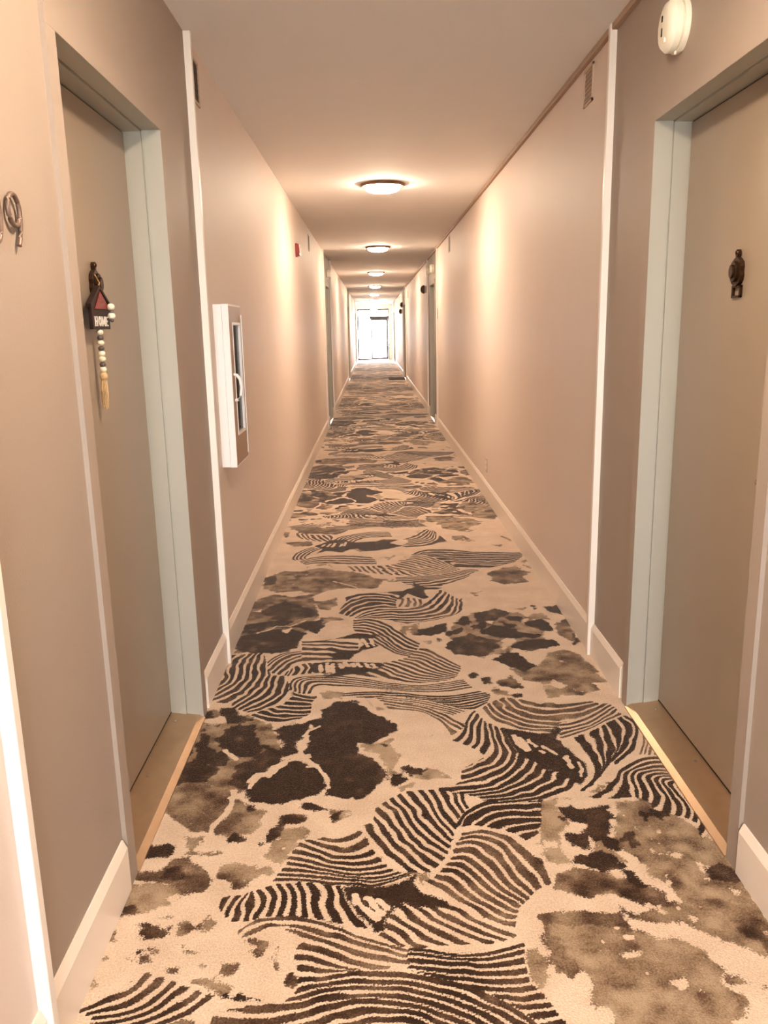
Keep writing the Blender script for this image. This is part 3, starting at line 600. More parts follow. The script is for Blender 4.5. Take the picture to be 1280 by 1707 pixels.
def carpet_fields():
    rng = np.random.default_rng(7)
    T = np.full((CNY, CNX), -1.0); C = np.full((CNY, CNX), .3)
    n1 = smooth_noise(rng, .09); n2 = smooth_noise(rng, .035); n3 = smooth_noise(rng, .014)
    n4 = smooth_noise(rng, .16)
    ragged = .55 * n1 + .5 * n2 + .45 * n3
    gx = CX0 + (np.arange(CNX) + .5) * CRES; gy = CY0 + (np.arange(CNY) + .5) * CRES

    def window(p, pad):
        x0 = int((p[:, 0].min() - pad - CX0) / CRES); x1 = int((p[:, 0].max() + pad - CX0) / CRES) + 1
        y0 = int((p[:, 1].min() - pad - CY0) / CRES); y1 = int((p[:, 1].max() + pad - CY0) / CRES) + 1
        return max(x0, 0), min(x1, CNX), y0, y1

    def blob(tone, p, rag):
        x0, x1, y0, y1 = window(p, .05)
        if x1 <= x0 or y1 <= y0: return
        rows = np.arange(y0, y1); PX, PY = np.meshgrid(gx[x0:x1], CY0 + (rows + .5) * CRES)
        r = rows % CNY
        t = poly_sdf(PX, PY, p) / .02 + rag * ragged[np.ix_(r, np.arange(x0, x1))]
        t = np.clip(t, -1, 1.2)
        ix = np.ix_(r, np.arange(x0, x1))
        tt = T[ix]; cc = C[ix]
        if tone < 0:
            tt = np.where(t > 0, np.minimum(tt, -t), np.where(tt > 0, np.minimum(tt, -t), tt))
        else:
            cc = np.where(t > 0, tone + .16 * n2[ix] + .10 * n1[ix], np.where(tt < t, tone, cc))
            tt = np.maximum(tt, t)
        T[ix] = tt; C[ix] = cc

    # loose specks of taupe yarn everywhere on the cream ground
    speck = n1 * .6 + n2 * .7 + n4 * .7
    T = np.maximum(T, np.clip((speck - 1.55) * 1.2, -1, 1))
    for tone, p in CARPET['B']:
        blob(tone, pairs(p), .5)
    # cream flecks inside the taupe fields
    fleck = .7 * n2 + .7 * n3 + .35 * n1
    T = np.where((C < .48) & (T > 0), np.minimum(T, (1.35 - fleck) * 1.5), T)
    # waves: lofted bundles of cream lines on a coloured ground
    for tone, dc, counts, guides in CARPET['W']:
        G = [pairs(g) for g in guides]
        ln = max(np.linalg.norm(np.diff(g, axis=0), axis=1).sum() for g in G)
        m = max(8, int(ln / .0022))
        G = np.stack([resample(g, m) for g in G])
        acc = np.zeros((CNY, CNX)); cnt = np.zeros((CNY, CNX))
        E = np.concatenate([2 * G[:1] - G[1:2], G, 2 * G[-1:] - G[-2:-1]])
        v0 = 0
        for k, n in enumerate(counts):
            a, b, c, d = E[k], E[k + 1], E[k + 2], E[k + 3]
            wd = np.linalg.norm(c - b, axis=1).max()
            for t in np.linspace(0, 1, max(6, int(wd / .0022)), endpoint=False):
                lin = b * (1 - t) + c * t
                crm = .5 * (2 * b + (c - a) * t + (2 * a - 5 * b + 4 * c - d) * t * t + (3 * b - a - 3 * c + d) * t ** 3)
                p = .5 * lin + .5 * crm
                xi = ((p[:, 0] - CX0) / CRES).astype(int); yi = np.floor((p[:, 1] - CY0) / CRES).astype(int)
                ok = (xi >= 0) & (xi < CNX)
                xi = xi[ok]; yi = yi[ok] % CNY
                ph = v0 + n * t + .10 * n2[yi, xi]
                s = np.abs(2 * (ph % 1.0) - 1)
                np.add.at(acc, (yi, xi), ((1 - s) - dc) * 2.0); np.add.at(cnt, (yi, xi), 1)
            v0 += n
        has = cnt > 0
        # close pin holes between samples
        fill = ~has & (np.roll(has, 1, 0) & np.roll(has, -1, 0) | np.roll(has, 1, 1) & np.roll(has, -1, 1))
        val = np.where(has, acc / np.maximum(cnt, 1), 0)
        nb = sum(np.roll(val * has, s, ax) for s in (1, -1) for ax in (0, 1)); nc = sum(np.roll(has, s, ax).astype(float) for s in (1, -1) for ax in (0, 1))
        val = np.where(fill, nb / np.maximum(nc, 1), val); has = has | fill
        T = np.where(has, val, T)
        C = np.where(has, np.clip(tone + .10 * n2 + .10 * n4, 0, 1), C)
    for tone, p in CARPET['K']:
        blob(tone, pairs(p), .18)
    for wdt, p in CARPET['S']:
        q = pairs(p); x0, x1, y0, y1 = window(q, .03)
        rows = np.arange(y0, y1); PX, PY = np.meshgrid(gx[x0:x1], CY0 + (rows + .5) * CRES)
        d = np.full(PX.shape, 9.)
        for (ax, ay), (bx, by) in zip(q[:-1], q[1:]):
            ex, ey = bx - ax, by - ay
            t = np.clip(((PX - ax) * ex + (PY - ay) * ey) / (ex * ex + ey * ey + 1e-12), 0, 1)
            d = np.minimum(d, np.hypot(PX - ax - ex * t, PY - ay - ey * t))
        ix = np.ix_(rows % CNY, np.arange(x0, x1))
        T[ix] = np.minimum(T[ix], (d - wdt / 1000.0 + .003 * n3[ix]) / .006)
    return np.clip(T, -1.2, 1.2), np.clip(C, 0, 1)
# ---------------------------------------------------------------- floor
def make_floor():
    T, C = carpet_fields()
    rows, verts_xy, quads, mk, tn = [], [], [], [], []
    base = 0
    def seg(y0, y1, step):
        nonlocal base
        dx = CRES * step
        nx = CNX // step
        n = max(1, int(round((y1 - y0) / dx)))
        ys = np.linspace(y0, y1, n + 1)
        xs = np.linspace(CX0, CX0 + nx * dx, nx + 1)
        ri = np.floor((ys - CY0) / CRES + .01).astype(int); ci = np.clip(((xs - CX0) / CRES + .01).astype(int), 0, CNX - 1)
        def sample(F):
            k = max(1, step); acc = 0
            for a in range(k):
                for b in range(k):
                    acc = acc + F[np.ix_((ri + a - k // 2) % CNY, np.clip(ci + b - k // 2, 0, CNX - 1))]
            return acc / (k * k)
        X, Y = np.meshgrid(xs, ys)
        verts_xy.append(np.stack([X, Y, np.zeros_like(X)], -1).reshape(-1, 3))
        mk.append(sample(T).ravel()); tn.append(sample(C).ravel())
        i = np.arange(n)[:, None] * (nx + 1) + np.arange(nx)[None, :] + base
        quads.append(np.stack([i, i + 1, i + nx + 2, i + nx + 1], -1).reshape(-1, 4))
        base += (n + 1) * (nx + 1)
    seg(Y_BACK, 1.20, 6)
    seg(1.20, 5.65, 1)
    seg(5.65, 10.0, 2)
    seg(10.0, Y_END, 3)
    V = np.concatenate(verts_xy); Q = np.concatenate(quads)
    me = bpy.data.meshes.new('floor')
    me.vertices.add(len(V)); me.vertices.foreach_set('co', V.astype(np.float32).ravel())
    me.loops.add(Q.size); me.loops.foreach_set('vertex_index', Q.astype(np.int32).ravel())
    me.polygons.add(len(Q)); me.polygons.foreach_set('loop_start', (np.arange(len(Q)) * 4).astype(np.int32))
    me.update(calc_edges=True)
    for nm, arr in (('mask', mk), ('tone', tn)):
        a = me.attributes.new(nm, 'FLOAT', 'POINT'); a.data.foreach_set('value', np.concatenate(arr).astype(np.float32))
    me.materials.append(M['carpet'])
    o = bpy.data.objects.new('floor', me); COL.objects.link(o)
    return struct(o, 'brown and cream carpet with waves and stone blotches along the corridor', 'carpet')
make_floor()
struct(boxes('floor_slab', [(XL - 1.0, XR + 1.0, Y_BACK - .1, Y_END + .1, -.25, -.004)], 'slab'), 'plain concrete slab under the carpet', 'floor')
struct(boxes('ground', [(-14, 14, Y_END + .1, Y_END + 26, -.22, -.02), (-14, 14, Y_BACK - 26, Y_BACK - .1, -.22, -.02)], 'concrete'), 'pale sunlit paving outside the glazed ends', 'ground')

# ---------------------------------------------------------------- shell
struct(boxes('ceiling', [(XL - .3, XR + .3, Y_BACK - .1, Y_END + .1, H, H + .15)], 'ceiling'), 'plain off white ceiling running the whole corridor', 'ceiling')

def X(side, d):
    """d metres into the wall behind its face (negative: out into the corridor)"""
    return XL - d if side < 0 else XR + d
def sbox(side, d0, d1, y0, y1, z0, z1):
    a, b = X(side, d0), X(side, d1)
    return (min(a, b), max(a, b), y0, y1, z0, z1)
SIDE = {-1: 'left', 1: 'right'}
PLACE = ['nearest the camera', 'second along the corridor', 'third along the corridor', 'farthest, by the end door']

GAP = .03
for s in (-1, 1):
    y = Y_BACK
    stops = []
    for o_ in BAYS:
        stops.append((y, o_ + BAY0)); y = o_ + BAY1
    stops.append((y, Y_END))
    for k, (a, b) in enumerate(stops):
        where = ['before the first door bay', 'between first and second door bays', 'between second and third door bays', 'between third and fourth door bays', 'beyond the last door bay'][k]
        struct(boxes('wall_' + SIDE[s], [sbox(s, 0, WT, a, b, 0, H)], 'wall'), 'beige painted %s corridor wall %s' % (SIDE[s], where), 'wall')
        base_a, base_b = a + (.0 if k == 0 else .026), b
        bm = bmesh.new()
        prism(bm, [(X(s, 0), 0), (X(s, -.014), 0), (X(s, -.014), .118), (X(s, -.004), .14), (X(s, 0), .14)], 'y', base_a, base_b)
        struct(obj('baseboard_' + SIDE[s], bm, 'base'), 'pale %s baseboard %s' % (SIDE[s], where), 'baseboard')
    for k, o_ in enumerate(BAYS):
        struct(boxes('wall_' + SIDE[s], [sbox(s, 0, WT, o_ + BAY0, o_ + DOOR0 - GAP, 0, H), sbox(s, 0, WT, o_ + DOOR1 + GAP, o_ + BAY1, 0, H),
               sbox(s, 0, WT, o_ + DOOR0 - GAP, o_ + DOOR1 + GAP, DOORZ + GAP, H)], 'bay'), 'taupe painted wall round the %s door %s' % (SIDE[s], PLACE[k]), 'wall')
        for a, b, w_ in ((o_ + BAY0 + .02, o_ + DOOR0 - CASE - .008, 'before'), (o_ + DOOR1 + CASE + .03, o_ + BAY1, 'past')):
            bm = bmesh.new()
            prism(bm, [(X(s, 0), 0), (X(s, -.014), 0), (X(s, -.014), .118), (X(s, -.004), .14), (X(s, 0), .14)], 'y', a, b)
            struct(obj('baseboard_' + SIDE[s], bm, 'base'), 'short baseboard just %s the %s door %s' % (w_, SIDE[s], PLACE[k]), 'baseboard')
tn_ = 0
for s in (-1, 1):
    for k, o_ in enumerate(BAYS):
        for y0, w_ in ((o_ + BAY0, 'before'), (o_ + BAY1, 'past')):
            tn_ += 1
            struct(boxes('trim_%d' % tn_, [sbox(s, -.026, .002, y0, y0 + .024, 0.0, H)], 'trim', bevel=.002),
                   'white upright wall batten %s the %s door %s' % (w_, SIDE[s], PLACE[k]), 'trim')
tn_ += 1
struct(boxes('trim_%d' % tn_, [sbox(1, -.020, .002, Y_BACK, Y_END, H - .022, H)], 'raceway', bevel=.003), 'thin brown strip where right wall meets ceiling', 'trim')

# ---------------------------------------------------------------- doors of the apartments
def knocker(bm, s, d, yc, z0):
    """urn shaped viewer plate with finial above and an open square below, standing on the door face"""
    f = lambda dd: X(s, d - dd)
    out = [(0, .125), (.006, .119), (.008, .112), (.005, .104), (.016, .099), (.028, .09), (.032, .078), (.03, .066), (.033, .055), (.03, .042), (.022, .034), (.012, .03), (.007, .026)]
    pts = [(yc + a, z0 + b) for a, b in out] + [(yc - a, z0 + b) for a, b in reversed(out[1:])]
    a, b = f(0), f(.012)
    prism(bm, pts, 'x', min(a, b), max(a, b))
    # raised belly, finial ball
    for (hy, hz, zc, dd) in ((.021, .028, .066, .02), (.013, .018, .066, .026)):
        ring = [(yc + hy * math.cos(t), z0 + zc + hz * math.sin(t)) for t in [2 * math.pi * i / 16 for i in range(16)]]
        a, b = f(.008), f(dd); prism(bm, ring, 'x', min(a, b), max(a, b))
    sphere(bm, (f(.008), yc, z0 + .116), .008, 10)
    # open square
    for (y0, y1, zz0, zz1) in ((-.027, .027, .023, .029), (-.027, .027, -.004, .002), (-.027, -.019, -.004, .029), (.019, .027, -.004, .029)):
        a, b = f(0), f(.008); box(bm, min(a, b), max(a, b), yc + y0, yc + y1, z0 + zz0, z0 + zz1)

def jamb_profile(s, y, out):
    """outline (x, y) of an upright: face, reveal, groove, stop;  out = +1 when the frame's outside is at larger y"""
    o_ = out
    return [(X(s, -.0105), y + o_ * .028), (X(s, -.0105), y), (X(s, .046), y), (X(s, .046), y + o_ * .004), (X(s, .050), y + o_ * .004),
            (X(s, .050), y - o_ * .004), (X(s, .112), y - o_ * .004), (X(s, .112), y + o_ * .028)]

def make_door(s):
    root = empty('door', (0, 0, 0))
    for y, out in ((DOOR0, -1), (DOOR1, 1)):
        bm = bmesh.new(); prism(bm, jamb_profile(s, y, out), 'z', .0, DOORZ + CASE if False else DOORZ); obj('jamb', bm, 'frame', root)
    # head: same section laid across
    y0, y1 = DOOR0 - CASE, DOOR1 + CASE
    # painted casing round the opening, in the colour of the bay wall
    for ya, yb in ((DOOR0 - CASE, DOOR0 - .0005), (DOOR1 + .0005, DOOR1 + CASE)):
        boxes('casing', [sbox(s, -.0115, .0, ya, yb, 0, DOORZ)], 'bay', root)
    boxes('casing', [sbox(s, -.0115, .0, y0, y1, DOORZ + .0005, DOORZ + CASE)], 'bay', root)
    boxes('door_head', [sbox(s, -.0105, .046, DOOR0 - .028, DOOR1 + .028, DOORZ, DOORZ + .028),
                        sbox(s, .044, .052, DOOR0 - .028, DOOR1 + .028, DOORZ + .004, DOORZ + .028), sbox(s, .050, .112, DOOR0 - .028, DOOR1 + .028, DOORZ - .004, DOORZ + .028)], 'frame', root)
    boxes('seal', [sbox(s, .108, .13, DOOR0 - .01, DOOR0 + .0075, .01, DOORZ), sbox(s, .108, .13, DOOR1 - .0075, DOOR1 + .01, .01, DOORZ), sbox(s, .108, .13, DOOR0 - .01, DOOR1 + .01, DOORZ - .0075, DOORZ + .01), sbox(s, .104, .14, DOOR0 - .01, DOOR1 + .01, -.002, .034)], 'seal', root)
    leaf = boxes('leaf', [sbox(s, .103, .147, DOOR0 + .0085, DOOR1 - .0085, .036, DOORZ - .0085)], 'door', root, bevel=.0015)
    bm = bmesh.new(); knocker(bm, s, .103, 2.322, 1.447); obj('knocker', bm, 'brass', leaf, bevel=.001)
    # lever handle on the latch side
    bm = bmesh.new()
    yh, zh = DOOR0 + .05, .98
    lathe(bm, [(.026, 0), (.026, .006), (.012, .009), (.010, .045)], 20, (X(s, .103), yh, zh), 'x', -1 if s > 0 else 1)
    tube(bm, [(X(s, .103 - .045), yh, zh), (X(s, .103 - .047), yh + .03, zh), (X(s, .103 - .047), yh + .085, zh)], .009)
    obj('handle', bm, 'steel', leaf, smooth=True)
    bm = bmesh.new()
    prism(bm, [(X(s, .115), 0), (X(s, -.016), 0), (X(s, -.016), .006), (X(s, .004), .017), (X(s, .055), .023), (X(s, .104), .03), (X(s, .115), .03)], 'y', DOOR0 - .002, DOOR1 + .002)
    sill = obj('sill', bm, 'sill', root)
    bm = bmesh.new()
    for yy in (DOOR0 + .08, (DOOR0 + DOOR1) / 2, DOOR1 - .07):
        lathe(bm, [(.0045, 0), (.004, .0015)], 10, (X(s, .075), yy, .029), 'z')
    obj('screw', bm, 'screw', sill)
    return root

def copy_tree(o, parent=None):
    c = o.copy(); COL.objects.link(c); c.parent = parent
    for ch in o.children: copy_tree(ch, c)
    return c

dn = 0
for s in (-1, 1):
    proto = make_door(s)
    for k, o_ in enumerate(BAYS):
        dn += 1
        d = proto if k == 0 else copy_tree(proto)
        d.name = 'door_%d' % dn
        d.location = (0, o_, 0)
        struct(d, 'taupe flush apartment door in pale frame on the %s, %s' % (SIDE[s], PLACE[k]), 'door')

# ---------------------------------------------------------------- glazed ends
def glazed_end(n, y, f, where):
    """f = +1: corridor lies towards -y of this end"""
    yy = lambda a, b: (min(y + f * a, y + f * b), max(y + f * a, y + f * b))
    def bar(name, x0, x1, z0, z1, par, d=(0, .07), m_='alu'):
        a, b = yy(*d); return boxes(name, [(x0, x1, a, b, z0, z1)], m_, par)
    a, b = yy(0, .12)
    struct(boxes('wall_' + where, [(.77, XR + .02, a, b, 0, H), (XL - .02, .77, a, b, 2.24, H)], 'wall'), 'narrow wall framing the glazed %s of the corridor' % where, 'wall')
    w = empty('window_%d' % n, (0, y, 0)); w_inv = Matrix.Translation((0, -y, 0))
    P = []
    P.append(bar('mullion', XL + .005, -.585, 0, 2.24, w)); P.append(bar('mullion', -.085, -.04, 0, 2.24, w))
    P.append(bar('mullion', .735, .77, 0, 2.24, w)); P.append(bar('head_bar', -.585, .735, 2.165, 2.24, w))
    P.append(bar('sill_bar', -.585, -.085, 0, .05, w)); P.append(bar('transom_bar', -.04, .735, 1.79, 1.92, w)); P.append(bar('mullion', .355, .385, 1.91, 2.19, w))
    for x0, x1, z0, z1 in ((-.585, -.085, .05, 2.19), (-.04, .355, 1.91, 2.19), (.385, .735, 1.91, 2.19)):
        P.append(bar('pane', x0, x1, z0, z1, w, (.03, .038), 'glass'))
    for p in P: p.location = (0, -y, 0)
    struct(w, 'bronze framed tall sidelight and transom at the %s' % where, 'window')
    d = empty('door_%d' % (8 + n), (0, y, 0)); P = []
    P.append(bar('stile', -.037, .02, .01, 1.797, d, (.012, .056))); P.append(bar('stile', .65, .732, .01, 1.797, d, (.012, .056)))
    P.append(bar('rail', .02, .65, 1.735, 1.797, d, (.012, .056))); P.append(bar('rail', .02, .65, .01, .10, d, (.012, .056)))
    P.append(bar('pane', .02, .65, .10, 1.735, d, (.03, .038), 'glass'))
    P.append(bar('push_bar', .03, .665, .97, 1.0, d, (-.035, -.015), 'steel'))
    for xx in (.035, .645): P.append(bar('push_bar_bracket', xx, xx + .015, .975, .995, d, (-.016, .014), 'steel'))
    for p in P: p.location = (0, -y, 0)
    struct(d, 'glazed exit door with bronze frame at the %s' % where, 'door')
glazed_end(1, Y_END, 1, 'end')
def back_window():
    x0, x1, z0, z1 = BW; ya, yb = Y_BACK - .12, Y_BACK
    struct(boxes('wall_back', [(XL - .02, x0, ya, yb, 0, H), (x1, XR + .02, ya, yb, 0, H), (x0, x1, ya, yb, 0, z0), (x0, x1, ya, yb, z1, H)], 'wall'), 'beige wall behind the camera with one window', 'wall')
    w = empty('window_2', (0, Y_BACK, 0))
    P = [boxes('window_frame', [(x0, x0 + .04, ya, yb, z0, z1), (x1 - .04, x1, ya, yb, z0, z1), (x0, x1, ya, yb, z0, z0 + .04), (x0, x1, ya, yb, z1 - .04, z1)], 'trim', w),
         boxes('pane', [(x0 + .04, x1 - .04, Y_BACK - .07, Y_BACK - .062, z0 + .04, z1 - .04)], 'glass', w)]
    for p in P: p.location = (0, -Y_BACK, 0)
    struct(w, 'white framed window behind the camera', 'window')
back_window()
# ---------------------------------------------------------------- ceiling lights
def make_light():
    root = empty('ceiling_light', (0, 0, 0))
    bm = bmesh.new()
    lathe(bm, [(.158, 0), (.166, -.004), (.166, -.018), (.160, -.023), (.133, -.020), (.131, 0)], 48); obj('rim', bm, 'rim', root, smooth=True)
    bm = bmesh.new()
    prof = [(.132, -.014), (.133, -.030), (.127, -.042), (.108, -.053), (.08, -.060), (.04, -.064), (.002, -.065)]
    lathe(bm, prof, 48); obj('diffuser', bm, 'lamp', root, smooth=True)
    return root
light0 = make_light()
ORD = ['above the first doors, out of frame', 'nearest the camera of those in view', 'second in the row from the camera', 'third in the row from the camera', 'fourth in the row from the camera', 'fifth in the row from the camera', 'sixth in the row from the camera', 'last in the row, before the glazed end']
for k, y in enumerate(LIGHTS):
    o = light0 if k == 0 else copy_tree(light0)
    o.location = (.105, y, H)
    tag(o, 'glowing round ceiling light with bronze rim, ' + ORD[k], 'ceiling light', 'flush lights along the corridor ceiling')

# ---------------------------------------------------------------- fire extinguisher cabinet on the left wall
def cabinet():
    y0, y1, z0, z1 = 3.485, 3.805, .807, 1.490
    r = empty('extinguisher_cabinet', (XL, y0, z0))
    def part(o, par=r):
        o.parent = par; o.matrix_parent_inverse = Matrix.Translation(-Vector(r.location)); return o
    xa, xb, xc = XL, -.622, -.594
    part(boxes('body', [(xa, xb, y0, y0 + .012, z0, z1), (xa, xb, y1 - .012, y1, z0, z1), (xa, xb, y0 + .012, y1 - .012, z0, z0 + .012), (xa, xb, y0 + .012, y1 - .012, z1 - .012, z1)], 'cab'))
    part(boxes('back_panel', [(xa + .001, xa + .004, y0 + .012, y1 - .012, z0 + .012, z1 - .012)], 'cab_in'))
    wy0, wy1, wz0, wz1 = y0 + .085, y1 - .05, z0 + .14, z1 - .085
    d = part(boxes('cabinet_door', [(xb + .001, xc, y0 - .001, wy0, z0 - .001, z1 + .001), (xb + .001, xc, wy1, y1 + .001, z0 - .001, z1 + .001), (xb + .001, xc, wy0, wy1, z0 - .001, wz0), (xb + .001, xc, wy0, wy1, wz1, z1 + .001)], 'cab'))
    def sub(o): o.parent = d; return o
    sub(boxes('face_panel', [(xc, xc + .0012, y0 + .006, wy0 - .012, z0 + .006, z1 - .006), (xc, xc + .0012, wy1 + .012, y1 - .008, z0 + .006, z1 - .006), (xc, xc + .0012, wy0 - .012, wy1 + .012, z0 + .006, wz0 - .012), (xc, xc + .0012, wy0 - .012, wy1 + .012, wz1 + .012, z1 - .006)], 'cab_front'))
    sub(boxes('window_frame', [(xc - .002, xc + .003, wy0 - .012, wy0, wz0 - .012, wz1 + .012), (xc - .002, xc + .003, wy1, wy1 + .012, wz0 - .012, wz1 + .012), (xc - .002, xc + .003, wy0, wy1, wz0 - .012, wz0), (xc - .002, xc + .003, wy0, wy1, wz1, wz1 + .012)], 'cab', bevel=.001))
    sub(boxes('window_pane', [(xc - .010, xc - .007, wy0, wy1, wz0, wz1)], 'cab_glass'))
    sub(boxes('hinge', [(xc - .002, xc + .004, y1 - .006, y1 + .003, z0 + .02, z1 - .04)], 'cab'))
    bm = bmesh.new()
    zc, yc = 1.145, y0 + .045
    tube(bm, [(xc - .002, yc, zc + .055), (xc + .014, yc, zc + .052), (xc + .026, yc, zc + .035), (xc + .031, yc, zc), (xc + .026, yc, zc - .035), (xc + .014, yc, zc - .052), (xc - .002, yc, zc - .055)], .007, 10)
    sub(obj('handle', bm, 'cab', smooth=True))
    tag(r, 'white fire extinguisher cabinet with narrow window on the left wall', 'cabinet')
cabinet()

# ---------------------------------------------------------------- vents
def vent(s, y0, y1, z0, z1, frame_m, slat_m, back_m, label):
    r = empty('wall_vent', (X(s, 0), y0, z0))
    inv = Matrix.Translation(-Vector(r.location))
    def part(o): o.parent = r; o.matrix_parent_inverse = inv
    t = .010
    part(boxes('vent_frame', [sbox(s, -.006, 0, y0, y0 + t, z0, z1), sbox(s, -.006, 0, y1 - t, y1, z0, z1), sbox(s, -.006, 0, y0, y1, z0, z0 + t), sbox(s, -.006, 0, y0, y1, z1 - t, z1)], frame_m))
    part(boxes('backing', [sbox(s, -.0015, 0, y0 + t, y1 - t, z0 + t, z1 - t)], back_m))
    n = 7
    for i in range(n):
        zz = z0 + t + (z1 - z0 - 2 * t) * (i + .5) / n
        bm = bmesh.new()
        prism(bm, [(X(s, -.0012), zz + .004), (X(s, -.0055), zz - .003), (X(s, -.0055), zz - .0045), (X(s, -.0012), zz + .0025)], 'y', y0 + t, y1 - t)
        part(obj('slat', bm, slat_m))
    tag(r, label, 'vent', 'small air vents high on the walls')
vent(-1, 3.31, 3.475, 2.235, 2.395, 'vent_light', 'vent_slat', 'vent_dark', 'brown slatted vent high on left wall beside the first batten')
vent(-1, 9.06, 9.22, 2.20, 2.37, 'vent_light', 'vent_slat', 'vent_dark', 'small dark vent on left wall past the red alarm')
vent(1, 3.56, 3.70, 2.262, 2.405, 'vent_light', 'vent_light', 'raceway', 'pale painted vent high on right wall beside the first batten')
vent(1, 9.70, 9.86, 2.22, 2.40, 'vent_light', 'vent_slat', 'vent_slat', 'brownish vent high on right wall before the second door')
vent(1, 20.75, 20.95, 2.10, 2.28, 'vent_light', 'vent_light', 'vent_slat', 'far pale vent on right wall before the third door')

# ---------------------------------------------------------------- smoke detectors, alarms
def detector(s, y, z, r_, label):
    e = empty('smoke_detector', (X(s, 0), y, z))
    fl = 1 if s < 0 else -1
    bm = bmesh.new(); lathe(bm, [(r_ * .98, 0), (r_, .006), (r_, .016)], 40, (0, 0, 0), 'x', fl); obj('mounting_plate', bm, 'white_plastic', e, smooth=True)
    bm = bmesh.new(); lathe(bm, [(r_ * .86, .016), (r_ * .95, .022), (r_ * .95, .038), (r_ * .82, .05), (r_ * .55, .056), (.002, .057)], 40, (0, 0, 0), 'x', fl)
    c = obj('cover', bm, 'white_plastic', e, smooth=True)
    for (dy, z0, z1) in ((.004, .012, .028), (.004, -.026, -.004)):
        a, b = fl * .054, fl * .0585
        boxes('sensor_slot', [(min(a, b), max(a, b), dy - .003, dy + .004, z0, z1)], 'black', c)
    bm = bmesh.new(); lathe(bm, [(.008, .05), (.008, .058), (.002, .059)], 16, (0, -.015, -.040), 'x', fl); obj('test_button', bm, 'white_plastic', c, smooth=True)
    bm = bmesh.new(); lathe(bm, [(.004, 0), (.004, .012)], 10, (fl * .018, -.004, -r_ - .003), 'z'); obj('latch_tab', bm, 'white_plastic', e)
    tag(e, label, 'smoke detector', 'white smoke detectors above the doors')
detector(1, 2.585, 2.212, .073, 'round white smoke detector above the right door nearest the camera')
detector(1, 12.30, 2.21, .068, 'white smoke detector above the second right door')
detector(1, 13.05, 2.235, .06, 'white smoke detector just past the second right door')
detector(-1, 12.75, 2.20, .06, 'white smoke detector above the second left door')

def red_alarm():
    y, z = 7.56, 2.065
    e = empty('fire_alarm', (XL, y, z))
    boxes('back_box', [(0, .018, -.05, .05, -.055, .06)], 'red', e, bevel=.003)
    boxes('horn_cover', [(.018, .036, -.042, .042, -.045, .052)], 'red', e, bevel=.004)
    boxes('strobe_lens', [(.036, .043, -.02, .02, -.02, .015)], 'white_plastic', e, bevel=.003)
    boxes('terminal_tab', [(0, .014, -.02, .0, -.068, -.055)], 'white_plastic', e)
    tag(e, 'red fire alarm horn high on the left wall', 'fire alarm')
red_alarm()

def bell(y, z, r_, label):
    e = empty('alarm_bell', (XR, y, z))
    bm = bmesh.new(); lathe(bm, [(r_ * .5, 0), (r_ * .5, .03), (r_, .032), (r_, .05), (r_ * .85, .075), (r_ * .45, .095), (.004, .1)], 28, (0, 0, 0), 'x', -1); obj('bell_dome', bm, 'bell', e, smooth=True)
    boxes('bell_box', [(-.03, 0, -r_ * .6, r_ * .6, -r_ * .8, r_ * .8)], 'vent_light', e, bevel=.003)
    tag(e, label, 'alarm bell', 'brown bells on the right wall')
bell(13.9, 1.992, .068, 'brown domed bell on right wall past the second door')
bell(23.9, 2.02, .075, 'upper of two small dark bells far along right wall')
bell(24.9, 1.86, .075, 'lower of two small dark bells far along right wall')

# ---------------------------------------------------------------- outlet, plate, doormat, exit sign
def outlet():
    e = empty('wall_outlet', (XR, 6.56, .275))
    boxes('cover_plate', [(-.006, 0, -.036, .036, -.058, .058)], 'vent_light', e, bevel=.002)
    for zz in (-.022, .022):
        boxes('socket', [(-.009, -.005, -.017, .017, zz - .015, zz + .015)], 'base', e, bevel=.002)
    tag(e, 'small beige electrical outlet low on the right wall', 'outlet')
outlet()
def plaque():
    e = empty('number_plaque', (XR, 11.55, 1.565))
    boxes('plate', [(-.008, 0, -.05, .05, -.07, .07)], 'vent_light', e, bevel=.002)
    boxes('raised_edge', [(-.011, -.007, -.05, .05, .062, .07), (-.011, -.007, -.05, .05, -.07, -.062), (-.011, -.007, -.05, -.042, -.062, .062), (-.011, -.007, .042, .05, -.062, .062)], 'steel', e)
    tag(e, 'small blank looking plaque beside the second right door', 'plaque')
plaque()
def doormat():
    e = empty('doormat', (.66, 22.9, 0))
    boxes('mat_body', [(-.21, .21, -.45, .45, .001, .011)], 'mat_rubber', e, bevel=.004)
    boxes('mat_border', [(-.22, -.195, -.46, .46, .001, .014), (.195, .22, -.46, .46, .001, .014), (-.195, .195, -.46, -.435, .001, .014), (-.195, .195, .435, .46, .001, .014)], 'mat_rubber', e)
    tag(e, 'dark doormat in front of the third right door', 'doormat')
doormat()

